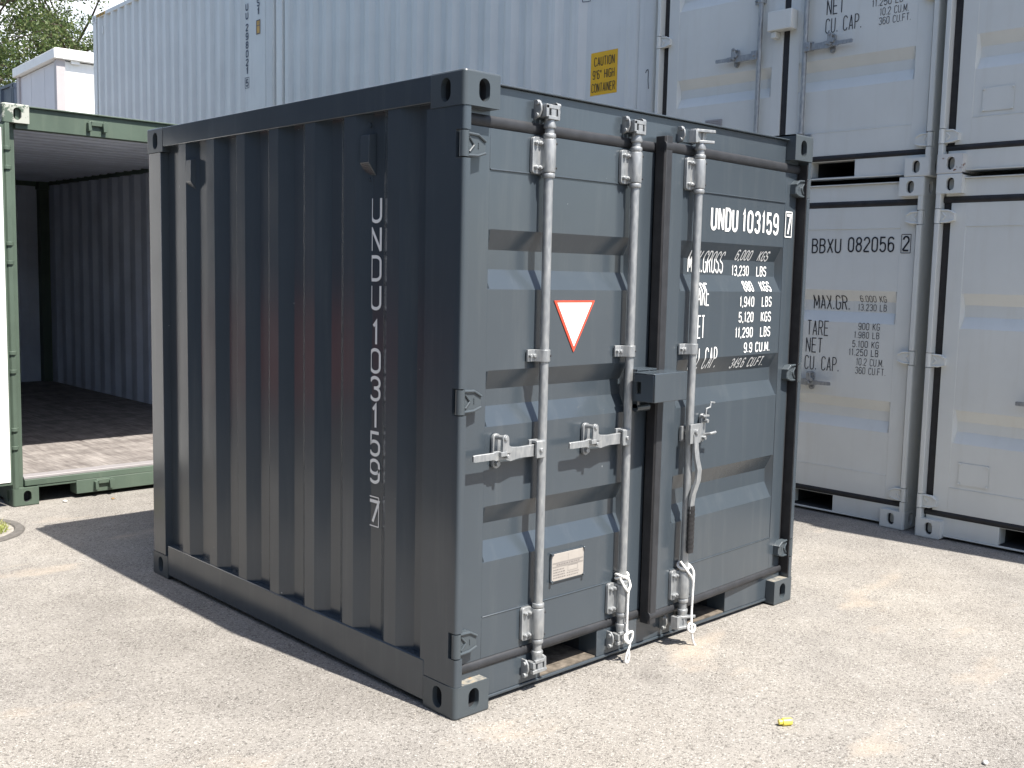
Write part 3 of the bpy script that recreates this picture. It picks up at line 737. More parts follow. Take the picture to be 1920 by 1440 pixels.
MAIN = dict(paint='dark', cast='dark_cast', hinge_z=[.268, 1.137, 2.015], pockets=[(.477, .802), (1.412, 1.696)],
            indents=[(1.736, 1.527), (1.235, 1.034), (.741, .536)], vents=True, ajar=.0544,
            left_door=dict(x=(.060, 1.072, .165, .950), gasket=(.0375, 1.078), lip=1.081),
            right_door=dict(x=(1.108, 2.140, 1.196, 2.045), gasket=(1.058, 2.1625), lip=1.058),
            bars=[dict(door='L', x=.424, flange=-1, handle=-1, catch=.212), dict(door='L', x=.912, flange=-1, handle=-1, catch=.222),
                  dict(door='R', x=1.261, flange=-1, handle='hang', turned=True)])
main = small_container('shipping_container', 'dark grey small container alone in the sun with white lettering and its right door ajar', 'container', MAIN)
C0 = main['C']
m, n, l, b = mat_new('worn casting top'); v = mapped(n, l); n1 = noise(n, l, v, 32, 5, .7)
r1 = ramp(n, [(.36, (.06, .07, .08)), (.50, (.20, .19, .165)), (.60, (.27, .25, .20)), (.66, (.34, .19, .07))]); l.new(n1.outputs['Fac'], r1.inputs['Fac']); l.new(r1.outputs['Color'], b.inputs['Base Color']); b.inputs['Roughness'].default_value = .7
for x0, x1 in ((.040, .158), (2.042, 2.160)):
    mb = MB(); mb.box(x0, x1, .006, .049, .1182, .1190); mb.build('worn_patch', m, C0)
# lettering of the right door
offR = main['Roff']; zsR = main['Rzs']; fR = door_map(zsR, .0525, offR)
def fRs(u, v, l):    # stiles stand a touch proud of the sheet
    p = fR(u, v, l); return (p[0], p[1]-.003, p[2]) if u > 2.03 else p
RT = lambda *c, **k: [text_obj(main['R'], M['letter_white'], offR, t_, **k) for t_ in c]
RT(('UNDU', 1.413, 1.632, 1.891, 1.788, fR, .29, .16), ('103159', 1.668, 1.990, 1.891, 1.789, fR, .28, .24))
RT(('7', 2.055, 2.103, 1.895, 1.793, fRs, .28, .2), frame=(2.048, 2.108, 1.786, 1.903), fmap=fRs, fth=.0055)
RT(('MAX.GROSS', 1.303, 1.580, 1.702, 1.605, fR, .22, .16)); RT(('TARE', 1.302, 1.426, 1.562, 1.463, fR, .24, .16))
RT(('NET', 1.310, 1.398, 1.424, 1.323, fR, .24, .16)); RT(('CU. CAP.', 1.304, 1.522, 1.283, 1.186, fR, .22, .22))
for i, (s, x0, un, ux0, ux1) in enumerate((('6,000', 1.668, 'KGS', 1.862, 1.952), ('13,230', 1.654, 'LBS', 1.868, 1.957), ('880', 1.716, 'KGS', 1.866, 1.958), ('1,940', 1.676, 'LBS', 1.869, 1.957),
                          ('5,120', 1.672, 'KGS', 1.866, 1.957), ('11,290', 1.648, 'LBS', 1.866, 1.957), ('9.9', 1.728, 'CU.M.', 1.828, 1.958), ('349.6', 1.650, 'CU.FT.', 1.802, 1.940))):
    zt = 1.714-.0699*i; x1 = 1.768 if i == 7 else 1.800
    RT((s, x0, x1, zt, zt-.048, fR, .24, .22), (un, ux0, ux1, zt, zt-.048, fR, .24, .20))
# left door: warning triangle and data plate
mb = MB(); y = .0505
tri = [(.503, 1.486), (.730, 1.486), (.6165, 1.288)]
cx, cz = .6165, 1.424
mb.prism(tri, y-.0016, y+.002, 'y'); ins = [(cx+(a-cx)*.85, cz+(b-cz)*.85+.0010) for a, b in tri]
mb.prism(ins, y-.0024, y-.0010, 'y', 1)
st = mb.build('warning_sticker', [M['sticker_red'], M['letter_white']], main['L'], smooth=0)
mb = MB(); text_mb(mb, 'ATTENTION', .560, .672, 1.462, 1.447, lambda u, v, l: (u, y-.0026-l, v), .14, .42); mb.build('sticker_print', M['faint'], st, smooth=0, recalc=False)
mb = MB(); x0, x1, z0, z1 = .523, .703, .398, .506
mb.box(x0-.006, x1+.006, .046, .0515, z0-.005, z1+.005); mb.box(x0, x1, .0445, .0465, z0, z1, 1)
for a in (x0-.001, x1+.001):
    for b in (z0, z1): mb.cyl((a, .038, b), (a, .047, b), .006, 10)
pl = mb.build('data_plate', [M['dark'], M['plate']], main['L'], bevel=.0008)
mb = MB(); fp = lambda u, v, l: (u, .0443-l, v)
for v in (.470, .4665, .4555, .452): ribbon(mb, [(x0+.004, v), (x1-.004, v)], .0010, fp, [0])
ribbon(mb, [((x0+x1)/2, .473), ((x0+x1)/2, z1-.008)], .0012, fp, [0]); frame_mb(mb, .612, .668, .428, .449, .001, fp)
for r_ in range(4):     # rows of print too small to read
    u = x0+.008
    while u < x0+.068:
        w = random.uniform(.004, .012); ribbon(mb, [(u, .442-.0105*r_), (u+w, .442-.0105*r_)], .0042, fp, [0]); u += w+.003
for r_ in range(2):
    u = x0+.085
    while u < x0+.150:
        w = random.uniform(.004, .010); ribbon(mb, [(u, .420-.0105*r_), (u+w, .420-.0105*r_)], .0036, fp, [0]); u += w+.004
u = x0+.025
while u < x1-.03:
    w = random.uniform(.006, .014); ribbon(mb, [(u, .461), (u+w, .461)], .0042, fp, [0]); u += w+.003
mb.build('plate_print', M['plate_print'], pl, smooth=0, recalc=False)
# lettering on the side wall, one character under the other
sp = [o for o in kids(C0) if o.name.startswith('side_panel') and o.data.vertices[0].co.x < 1][0]
xin = .0415
fS = lambda u, v, l: (xin-.001-l, u, v)
vch = lambda c, zt, zb: (c, *((.5575, .529, zt, zb, fS, .27, .2) if c == '1' else (.566, .520, zt, zb, fS, .27, .2)))
ST = lambda *c, **k: text_obj(sp, M['letter_cream'], (0, 0, 0), *c, **k)
ST(*[vch(ch, 1.860-.1092*i, 1.761-.1092*i) for i, ch in enumerate('UNDU')])
ST(*[vch(ch, 1.397-.1068*i, 1.2985-.1068*i) for i, ch in enumerate('103159')])
ST(vch('7', .702, .608), frame=(.513, .573, .598, .713), fmap=fS, fth=.0045)
# lock box halves over the door gap
mb = MB(); o3 = offR
mb.box(.888, 1.112, -.064, -.058, 1.088, 1.204)      # front plate
mb.box(.888, 1.112, -.0575, .046, 1.198, 1.204); mb.box(1.106, 1.112, -.0575, .049, 1.088, 1.1975)
mb.prism([(-.0575, 1.088), (-.0575, 1.1975), (.040, 1.1975), (.040, 1.166), (.006, 1.166), (.006, 1.120), (.030, 1.120), (.030, 1.088)], .888, .894, 'x')
lb = mb.build('lock_box', M['dark'], C0, o3, bevel=.004); lb.location = o3; lb.rotation_euler = (0, 0, MAIN['ajar'])
mb = MB()
mb.box(.918, 1.040, -.022, .049, 1.206, 1.213); mb.box(.918, .924, -.022, .049, 1.084, 1.2055); mb.box(.992, .998, -.022, .049, 1.084, 1.2055)
mb.box(.9985, 1.030, -.016, .049, 1.140, 1.146); mb.cyl((.95, .012, 1.052), (1.03, .012, 1.052), .017, 14); mb.box(.95, .965, .0, .049, 1.05, 1.09)
mb.build('lock_box', M['dark'], C0, bevel=.001)

# ------------------------------------------------------------------ pale grey small containers in two stacks on the right
GREY = dict(paint='grey', cast='grey_cast', hinge_z=[.228, 1.118, 2.006], pockets=[(.500, .760), (1.345, 1.668)],
            indents=[(1.536, 1.324), (.818, .614)],
            left_door=dict(x=(.086, 1.084, .180, 1.000), gasket=(.0375, 1.110), lip=1.110),
            right_door=dict(x=(1.134, 2.140, 1.215, 2.040), gasket=(1.110, 2.1625), lip=1.1105),
            bars=[dict(door='L', x=.915, flange=-1, handle=-1, catch=.20, hz=.905), dict(door='R', x=1.275, flange=1, handle=1, catch=.195, hz=.905)])
gout = small_container('shipping_container', 'pale grey small container on the ground, black number and weights on its door', 'container', GREY, (4.05, 2.53, 0), R(-90), 'pale grey small containers stacked two high')
GA = gout['C']; GA.scale = (1, 1, .9925)
# the lock box and riveted plate all four share
mb = MB(); mb.box(1.000, 1.190, -.030, .049, 1.046, 1.178); mb.box(1.02, 1.06, -.01, .049, 1.000, 1.0455); lbx = mb.build('lock_box', M['grey'], GA, bevel=.006)
mb = MB(); mb.box(.235, .416, .0475, .0495, .360, .497)
for a in (.242, .409):
    for b in (.367, .490): mb.cyl((a, .038, b), (a, .045, b), .0075, 10)
rp_ = mb.build('document_plate', M['grey'], gout['L'], bevel=.001)
# copies before the lettering goes on
GA2 = copy_tree(GA, None, ('document_plate',)); GA2.location = (4.05, 2.50, 2.2435)
GB = copy_tree(GA); GB.location = (3.985, .228, 0)
GB2 = copy_tree(GA, None); GB2.location = (3.985, .232, 2.2435)
for o in list(kids(gout['L'])):
    if o.name.startswith('document_plate'): bpy.data.objects.remove(o)
GA2['label'] = 'pale grey small container on the upper layer with NET and CU. CAP. in black'
GB['label'] = 'pale grey small container on the ground at the right edge, its left door unlettered'
GB2['label'] = 'upper pale grey small container at the right edge with a rusty chipped bottom corner'
def relet(root, which):
    return [o for o in kids(root) if o.name.split('.')[0] == 'door' and (sum(v.co.x for v in o.data.vertices)/len(o.data.vertices) > 1.1) == (which == 'R')][0]
for o in kids(GB2):      # the chipped casting
    if o.name.startswith('corner_casting'):
        c = sum((v.co for v in o.data.vertices), Vector())/len(o.data.vertices)
        if c.x < 1 and c.y < 1 and c.z < 1:
            o.data = o.data.copy(); o.data.materials[0] = M['grey_rust']; o['label'] = 'rust-chipped corner casting'
fG = door_map(gout['Rzs'], .0525, None)
def fGs(u, v, l):
    p = fG(u, v, l); return (p[0], p[1]-.003, p[2]) if u > 2.03 else p
def grey_weights(d, full):
    T = lambda *c, **k: text_obj(d, M['letter_black'], (0, 0, 0), *c, **k)
    if full:
        T(('BBXU', 1.413, 1.632, 1.884, 1.783, fG, .20, .20), ('082056', 1.680, 2.004, 1.891, 1.790, fG, .22, .22))
        T(('2', 2.060, 2.106, 1.895, 1.795, fGs, .24, .2), frame=(2.052, 2.114, 1.785, 1.903), fmap=fGs, fth=.004)
        T(('MAX.GR.', 1.430, 1.700, 1.502, 1.404, fG, .18, .20))
        T(('6.000 KG', 1.775, 1.960, 1.505, 1.462, fG, .17, .26)); T(('13.230 LB', 1.758, 1.960, 1.449, 1.404, fG, .17, .26))
        T(('TARE', 1.409, 1.572, 1.327, 1.223, fG, .18, .24))
        T(('900 KG', 1.787, 1.938, 1.325, 1.278, fG, .17, .26)); T(('1.980 LB', 1.760, 1.938, 1.266, 1.222, fG, .17, .26))
    T(('NET', 1.405, 1.532, 1.207, 1.104, fG, .18, .24)); T(('CU. CAP.', 1.402, 1.662, 1.083, .985, fG, .18, .28))
    T(('5.100 KG', 1.750, 1.938, 1.205, 1.160, fG, .17, .26)); T(('11.250 LB', 1.728, 1.938, 1.150, 1.104, fG, .17, .26))
    T(('10.2 CU.M.', 1.785, 1.978, 1.090, 1.041, fG, .17, .26)); T(('360 CU.FT.', 1.782, 1.995, 1.031, .984, fG, .17, .26))
grey_weights(gout['R'], True); grey_weights(relet(GA2, 'R'), False)
mb = MB(); mb.box(.455, .600, .0445, .0495, .395, .500); gp = mb.build('data_plate', M['plate_dull'], relet(GA2, 'L'), bevel=.0008)
mb = MB(); fq = lambda u, v, l: (u, .0443-l, v)
for r_ in range(6):
    u = .465
    while u < .585:
        w = random.uniform(.006, .02); ribbon(mb, [(u, .485-.014*r_), (min(u+w, .592), .485-.014*r_)], .0045, fq, [0]); u += w+.004
mb.build('plate_print', M['plate_print'], gp, smooth=0, recalc=False)

# ------------------------------------------------------------------ long corrugated containers behind
def long_container(name, label, P, loc, rz, group, Lx=6.058, D=2.438, H=2.896, base=True):
    C = thing(name, label, 'container', loc, rz, group); pm = M[P]
    for sx in (0, 1):
        for sy in (0, 1):
            for sz in (0, 1): casting_mb(Lx, D, H, sx, sy, sz, .178, .162).build('corner_casting', [pm, M['pit_shade']], C, smooth=30)
            fx = (lambda x: Lx-x) if sx else (lambda x: x); fy = (lambda y: D-y) if sy else (lambda y: y)
            mb = MB(); mb.prism([(fx(.003), fy(.150)), (fx(.003), fy(.028)), (fx(.010), fy(.011)), (fx(.028), fy(.003)), (fx(.165), fy(.003)), (fx(.165), fy(.06)), (fx(.10), fy(.15))], .1185, H-.1185, 'z')
            mb.build('corner_post', pm, C, bevel=.002, smooth=50)
    p = (Lx-.86-.301)/17; st = [.301+p*k for k in range(18)]+[Lx-.20]
    prf = corr_profile(.165, Lx-.165, st, .006, .042, .074, .070)
    for sy in (0, 1):
        fy = (lambda y: D-y) if sy else (lambda y: y)
        mb = MB(); mb.grid([[(t, fy(d), .15) for t, d in prf], [(t, fy(d), H-.055) for t, d in prf]]); o = mb.build('side_panel', pm, C, bevel=.005, smooth=20)
        if sy == 0: front = o
        a, b = sorted((fy(.003), fy(.062)))
        mb = MB(); mb.box(.178, Lx-.178, a, b, H-.062, H-.003); mb.build('top_rail', pm, C, bevel=.003)
        mb = MB(); mb.box(.178, Lx-.178, a, b, .02, .17); mb.build('bottom_rail', pm, C, bevel=.003)
    for sx in (0, 1):
        fx = (lambda x: Lx-x) if sx else (lambda x: x)
        mb = MB(); a, b = sorted((fx(.03), fx(.05))); mb.box(a, b, .15, D-.15, .02, H-.004); mb.build('end_panel', pm, C)
    mb = MB(); mb.box(.06, Lx-.06, .062, D-.062, H-.03, H-.012); mb.build('roof', pm, C)
    return C, front, prf
TH = -.042
vdir = Vector((-math.sin(TH), math.cos(TH), 0))
R0 = Vector((4.2, 2.635, 0))
ZB = 2.724
def hc_loc(s): p = R0+vdir*s; return (p.x, p.y, ZB)
near, nfront, nprf = long_container('long_container', 'long pale grey corrugated container with the yellow CAUTION sticker near its end', 'hc', hc_loc(6.058), R(-90)+TH, 'long pale grey corrugated containers')
far = copy_tree(near); far.location = hc_loc(12.176)
far['label'] = 'farther long pale grey corrugated container with a vertical dark number beside an amber sticker'
lowa = copy_tree(near); lowa.location = Vector(hc_loc(6.058))-Vector((0, 0, ZB)); lowa.scale.z = ZB/2.896
lowa['label'] = 'pale grey corrugated container on the ground below the yellow CAUTION sticker'
lowb = copy_tree(near); lowb.location = Vector(hc_loc(12.176))-Vector((0, 0, ZB)); lowb.scale.z = ZB/2.896
lowb['label'] = 'pale grey corrugated container on the ground below the amber sticker'
ffront = [o for o in kids(far) if o.name.startswith('side_panel')][0]
def wall_map(pr): return lambda u, v, l: (u, prof_at(pr, u)-.0015-l, v)
fw_ = wall_map(nprf)
# yellow sticker, pressed onto the corrugation
LX = 6.14
sx0, sx1, sz0, sz1 = 5.328, 5.632, .353, .700
mb = MB(); cols = [sx0+(sx1-sx0)*i/24 for i in range(25)]
mb.grid([[fw_(u, z, .0) for u in cols] for z in (sz0, sz1)]); stk = mb.build('caution_sticker', M['yellow'], nfront, smooth=30)
mb = MB()
for s, z1, z0, a, b in (('CAUTION', .662, .586, .040, .272), ("9'6\" HIGH", .556, .482, .026, .274), ('CONTAINER', .450, .376, .016, .284)):
    text_mb(mb, s, sx0+a, sx0+b, z1, z0, lambda u, v, l: fw_(u, v, l+.0012), .22, .20)
mb.build('sticker_print', M['letter_black'], stk, smooth=0, recalc=False)
mb = MB(); frame_mb(mb, 5.229, 5.304, 1.13, 1.25, .006, fw_); mb.build('check_box', M['letter_navy'], nfront, smooth=0, recalc=False)
mb = MB(); gp_ = lambda u, v, l: (u, .0022-l, v)
ribbon(mb, [(5.975, .455), (5.985, .475), (6.000, .478), (6.004, .462), (6.003, .40), (6.010, .33)], .007, gp_, [0]); mb.build('marker_scribble', M['letter_black'], near, smooth=0, recalc=False)
# far container: number, amber sticker, stripes
x0 = 5.286
ff = lambda u, v, l: (u, prof_at(nprf, u)-.003-l, v)
FT = lambda *c, **k: text_obj(ffront, M['letter_navy'], (0, 0, 0), *c, **k)
fch = lambda c, z: (c, x0, x0+.072, z, z-.095, ff, .26, .2)
FT(*[fch(ch, 2.181-.107*i) for i, ch in enumerate('UU')])
FT(*[fch(ch, 1.930-.107*i) for i, ch in enumerate('298021')])
FT(('5', x0, x0+.066, 1.250, 1.155, ff, .26, .2), frame=(x0-.018, x0+.085, 1.140, 1.268), fmap=ff, fth=.006)
FT(*[(ch, x0+.300, x0+.372, 2.182-.107*i, 2.087-.107*i, ff, .26, .2) for i, ch in enumerate('S1')])
mb = MB(); a, b = x0+.283, x0+.385
us = [a+(b-a)*i/10 for i in range(11)]
mb.grid([[ff(u, z_, -.0005) for u in us] for z_ in (1.756, 1.930)]); hs = mb.build('height_sticker', M['amber'], ffront, smooth=30)
mb = MB(); frame_mb(mb, a+.006, b-.006, 1.763, 1.923, .010, lambda u, v, l: ff(u, v, l+.001)); ribbon(mb, [(a, 1.86), (b, 1.86)], .008, lambda u, v, l: ff(u, v, l+.001), [0])
mb.build('sticker_print', M['letter_navy'], hs, smooth=0, recalc=False)
trail = [o for o in kids(far) if o.name.startswith('top_rail')][0]
mb = MB(); hz_y = .0025
mb.box(.19, .57, .001, .0035, 2.842, 2.888)
hzs = mb.build('hazard_tape', M['yellow'], trail)
mb = MB()
for i in range(5):
    u = .20+.075*i; mb.prism([(u, 2.843), (u+.035, 2.843), (u+.060, 2.887), (u+.025, 2.887)], -.001, .0008, 'y')
mb.build('hazard_stripe', M['letter_black'], hzs, smooth=0)
mb = MB(); mb.box(.425, .475, .005, .030, 2.555, 2.67); mb.build('vent_cover', M['hc'], ffront, bevel=.004)

# ------------------------------------------------------------------ the open green container
GX, GY, GW, GL, GH = -.05, 4.385, 2.438, 6.058, 2.591
gr = thing('open_container', 'green shipping container standing open with a sunlit plywood floor and a dark inside', 'container', (GX, GY, 0))
for sx in (0, 1):
    for sy in (0, 1):
        for sz in (0, 1):
            o = casting_mb(GW, GL, GH, sx, sy, sz).build('corner_casting', [M['green_chip'] if (sx, sy, sz) == (0, 0, 1) else M['green'], M['pit_shade']], gr, smooth=30)
            if (sx, sy, sz) == (0, 0, 1): o['label'] = 'corner casting with chipped pale paint'
    fx = (lambda x: GW-x) if sx else (lambda x: x)
    mb = MB(); mb.prism([(fx(.003), .15), (fx(.003), .015), (fx(.015), .003), (fx(.040), .003), (fx(.040), .06), (fx(.085), .06), (fx(.085), .15)], .1185, GH-.1185, 'z')
    for z in (.45, .95, 1.65, 2.25):
        for dz in (-.06, .06): mb.cyl((fx(.024), .018, z+dz-.012), (fx(.024), .018, z+dz+.012), .026, 12)
    mb.build('corner_post', M['green'], gr, bevel=.002)
    mb = MB(); a, b = sorted((fx(.003), fx(.15))); mb.box(a, b, GL-.15, GL-.003, .1185, GH-.1185); mb.build('corner_post', M['green'], gr)
    a, b = sorted((fx(.003), fx(.062)))
    mb = MB(); mb.box(a, b, .179, GL-.179, .03, .17); mb.build('bottom_rail', M['green'], gr, bevel=.003)
    mb = MB(); mb.box(a, b, .179, GL-.179, GH-.066, GH-.004); mb.build('top_rail', M['green'], gr, bevel=.003)
    pr = corr_profile(.15, GL-.15, [.40+.2772*k for k in range(20)], .008, .044)
    mb = MB(); mb.grid([[(fx(d), t, .16) for t, d in pr], [(fx(d), t, GH-.06) for t, d in pr]])
    mb.grid([[(fx(d+.003), t, .16) for t, d in pr], [(fx(d+.003), t, GH-.06) for t, d in pr]], 1)
    mb.build('side_panel', [M['green'], M['inner']], gr, smooth=20, recalc=False)
mb = MB(); pe = corr_profile(.15, GW-.15, [.43+.2772*k for k in range(7)])
mb.grid([[(t, GL-d, .16) for t, d in pe], [(t, GL-d, GH-.06) for t, d in pe]]); mb.build('end_panel', M['inner'], gr, smooth=20)
mb = MB(); mb.box(.085, GW-.085, GL-.07, GL-.0035, GH-.08, GH-.006); mb.build('end_rail', M['green'], gr)
mb = MB(); mb.box(.085, GW-.085, GL-.055, GL-.0035, .03, .17); mb.build('end_rail', M['green'], gr)
mb = MB(); pts = []; y = .06
while y < GL-.2: pts += [(y, GH-.012), (y+.09, GH-.012), (y+.11, GH-.030), (y+.19, GH-.030)]; y += .21
pts.append((GL-.004, GH-.012))
mb.grid([[(.062, t, z) for t, z in pts], [(GW-.062, t, z) for t, z in pts]]); mb.grid([[(.062, t, z+.003) for t, z in pts], [(GW-.062, t, z+.003) for t, z in pts]], 1)
mb.build('roof', [M['inner'], M['green']], gr, smooth=20, recalc=False)
mb = MB(); mb.box(.085, GW-.085, .03, .11, GH-.150, GH-.014); mb.box(.1625, GW-.1625, .012, .11, GH-.0135, GH-.005); mb.build('door_header', M['green'], gr, bevel=.002)
mb = MB(); mb.box(.085, GW-.085, .03, .15, .125, .166); mb.box(.42, GW-.42, .03, .15, .030, .1245); mb.box(.1625, .42, .034, .15, .108, .1245); mb.box(GW-.42, GW-.1625, .034, .15, .108, .1245)
mb.build('door_sill', M['green'], gr, bevel=.003)
mb = MB(); mb.box(.085, GW-.085, .045, .15, .1665, .184); mb.build('threshold_plate', M['plate_dull'], gr, bevel=.002)
mb = MB(); mb.box(.045, GW-.045, .151, GL-.06, .150, .180); mb.build('floor', M['planks'], gr)
for x in (.60, 1.05, 1.39, 1.84):
    for z, u in ((GH-.075, -1), (.095, 1)):
        mb = MB()
        mb.box(x-.050, x+.050, .012, .0295, z-.008, z+.022)
        for s in (-1, 1): mb.prism([(x+s*.050-.012, z-.045), (x+s*.050+.012, z-.045), (x+s*.058+.012, z+.012), (x+s*.040+.008, z+.026), (x+s*.050-.014, z+.010)], -.008, .0295, 'y')
        mb.build('cam_keeper', M['green'], gr, bevel=.002)
# left leaf swung right round, its white inside to the yard
mb = MB(); hx = .024
mb.box(-1.165, -.004, -.012, .036, .150, 2.452, 0); mb.box(-1.150, -.016, -.018, -.0125, .170, 2.432, 1)
dr_ = mb.build('door', [M['green'], M['white']], gr, bevel=.003); dr_['label'] = 'door leaf swung open showing its white inside'

# ------------------------------------------------------------------ white site cabins and a blue container behind
cab = thing('site_cabin', 'white site cabin with overhanging flat roof standing behind the green container', 'cabin', (5.28, 17.93, 2.85), R(-4))
CX, CY, CH = 6.0, 2.75, 2.80
def cabin(c):
    mb = MB(); mb.box(.05, CX-.05, .04, .07, .12, CH-.22); o = mb.build('wall_panel', M['white'], c)
    mb = MB()
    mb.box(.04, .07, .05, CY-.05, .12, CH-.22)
    mb.box(CX-.07, CX-.04, .05, CY-.05, .12, CH-.22); mb.box(.05, CX-.05, CY-.07, CY-.04, .12, CH-.22); mb.build('wall_panel', M['cabin_shade'], c)  # walls turned from the sun take the painted shade tone
    mb = MB()
    for i in (1, 2): mb.box(.0355, .0395, CY*i/3-.012, CY*i/3+.012, .12, CH-.22)
    mb.cyl((.034, CY*.5, 1.75), (.045, CY*.5, 1.75), .03, 10, mi=1)
    mb.build('wall_trim', [M['cabin_shade'], M['pit_shade']], c)
    for x in (0, CX-.16):
        for y in (0, CY-.16):
            mb = MB(); mb.box(x, x+.16, y, y+.16, .02, CH-.2); mb.build('corner_post', M['cabin_post'], c, bevel=.004)
    mb = MB(); mb.box(.03, CX-.03, .03, CY-.03, 0, .119); mb.build('floor_frame', M['cabin_post'], c)
    mb = MB(); mb.box(-.06, CX+.06, -.08, CY+.08, CH-.199, CH-.02); mb.box(-.03, CX+.03, -.05, CY+.05, CH-.0195, CH); mb.build('roof', M['white'], c, bevel=.02)
    mb = MB(); mb.box(.26, .42, -.03, .03, CH-.26, CH-.2005); mb.build('bracket', M['white'], c)
cabin(cab)
cab2 = copy_tree(cab); cab2.location.z = 0; cab2['label'] = 'white site cabin on the ground underneath the other cabin'
cab['group'] = cab2['group'] = 'white site cabins stacked behind the green container'
bl, bfr, _ = long_container('blue_container', 'dark blue corrugated container far back at the left edge beside the white cabin', 'blue', (5.62, 27.35, 2.56), R(-90), 'dark blue containers at the back')
bl2 = copy_tree(bl); bl2.location.z = 0; bl2.scale.z = 2.56/2.896; bl2['label'] = 'dark blue corrugated container on the ground under the other dark blue one'

# ------------------------------------------------------------------ trees
def leafy(mb, c, rad, n, size, rnd, flat=.75):
    for _ in range(n):
        while True:
            d = Vector((rnd.uniform(-1, 1), rnd.uniform(-1, 1), rnd.uniform(-1, 1)))
            if d.length <= 1: break
        p = Vector(c)+Vector((d.x*rad, d.y*rad, d.z*rad*flat))
        s = size*rnd.uniform(.6, 1.3); a = Vector((rnd.gauss(0, 1), rnd.gauss(0, 1), rnd.gauss(0, .8))).normalized(); b = a.orthogonal().normalized()
        ang = rnd.uniform(0, 6.28); t = a.cross(b); u = b*math.cos(ang)+t*math.sin(ang); v = a.cross(u)
        mb.add([p-u*s*.5, p-v*s*.24+u*s*.05, p+u*s*.5, p+v*s*.24+u*s*.05], [(0, 1, 2, 3)])
def tree(name, label, base, h, spread, seed, clumps, lm='leaf', leafn=150, size=.17, group='trees at the back of the yard'):
    rnd = random.Random(seed); t = thing(name, label, 'tree', base, 0, group)
    tb = MB(); lb_ = MB()
    top = Vector((rnd.uniform(-.4, .4), rnd.uniform(-.4, .4), h*.78))
    path = [Vector((0, 0, -.1)), Vector((.05, .03, h*.2)), top*.5+Vector((.15, -.1, 0)), top]
    tb.tube(path, [h*.026, h*.021, h*.015, h*.006], 10)
    for k in range(clumps):
        a = rnd.uniform(0, 6.28); rr_ = spread*math.sqrt(rnd.uniform(.05, 1)); z = h*rnd.uniform(.42, 1.0)
        rr_ *= math.sqrt(max(.12, 1-((z/h-.66)/.42)**2))
        c = Vector((rr_*math.cos(a), rr_*math.sin(a), z)); s0 = path[2].lerp(top, min(1, max(0, (z/h-.40)/.5))) if z > h*.45 else path[1].lerp(path[2], .8)
        mid = s0.lerp(c, .5)+Vector((0, 0, rnd.uniform(-.3, .2)))
        tb.tube([s0, mid, c], [h*.005, h*.003, .010], 6)
        leafy(lb_, c, spread*rnd.uniform(.16, .30), leafn, size, rnd)
        for _ in range(3):
            e = c+Vector((rnd.gauss(0, 1), rnd.gauss(0, 1), rnd.gauss(0, .6)))*spread*.22
            tb.tube([c, e], [.014, .006], 5); leafy(lb_, e, spread*rnd.uniform(.07, .13), leafn//4, size, rnd)
    tb.build('trunk', M['bark'], t, smooth=60)
    lb_.build('crown', M[lm], t, smooth=0, recalc=False)
    return t
tree('broadleaf_tree', 'tall olive green tree rising behind the white cabin roof', (12.4, 35.5, 0), 11.9, 3.9, 5, 80, leafn=300, size=.125)
tree('broadleaf_tree', 'loose tall tree with bare branches at the top left corner', (8.4, 34.0, 0), 14.8, 4.2, 11, 62, leafn=260, size=.125)
tree('broadleaf_tree', 'small fresh green tree at the left edge above the blue container', (7.6, 38.0, 0), 8.4, 2.6, 3, 40, 'leaf2', 260, .14)

# ------------------------------------------------------------------ ground and small things on it
mb = MB(); S = 400
mb.add([(-S, -S, 0), (S, -S, 0), (S, S, 0), (-S, S, 0)], [(0, 1, 2, 3)])
gnd = mb.build('ground', M['asphalt'], smooth=0); tag(gnd, 'pale worn asphalt yard', None, None, 'structure')
# sunken concrete ring with grass
rc = Vector((-.545, 3.875, 0)); ro, ri = .375, .315
mb = MB(); n = 40
def circ(r, z): return [(rc.x+r*math.cos(2*math.pi*i/n), rc.y+r*math.sin(2*math.pi*i/n), z) for i in range(n+1)]
mb.grid([circ(ro, .003), circ(ro-.008, .012), circ(ri+.008, .012), circ(ri, .002)])
rg = mb.build('manhole_ring', M['concrete'], None, tuple(rc)); rg.location = rc
tag(rg, 'round concrete ring set in the asphalt with weeds growing inside', 'manhole ring')
mb = MB(); mb.add([(rc.x+ri*math.cos(2*math.pi*i/n), rc.y+ri*math.sin(2*math.pi*i/n), .004) for i in range(n)], [tuple(range(n))])
o = mb.build('soil', M['soil'], rg, tuple(rc), smooth=0)
mb = MB(); rnd = random.Random(4)
for _ in range(900):
    a = rnd.uniform(0, 6.28); r_ = .22*math.sqrt(rnd.random()); x, y = rc.x+.075+r_*math.cos(a), rc.y+r_*math.sin(a)
    h = rnd.uniform(.015, .05); dx, dy = rnd.gauss(0, .018), rnd.gauss(0, .018); w = rnd.uniform(.003, .006); b = rnd.uniform(0, 3.14)
    mb.add([(x-w*math.cos(b), y-w*math.sin(b), .004), (x+w*math.cos(b), y+w*math.sin(b), .004), (x+dx, y+dy, h)], [(0, 1, 2)])
tag(mb.build('grass', M['grass'], None, tuple(rc), smooth=0, recalc=False), 'yellow green weeds inside the concrete ring', None, None, 'stuff').location = rc
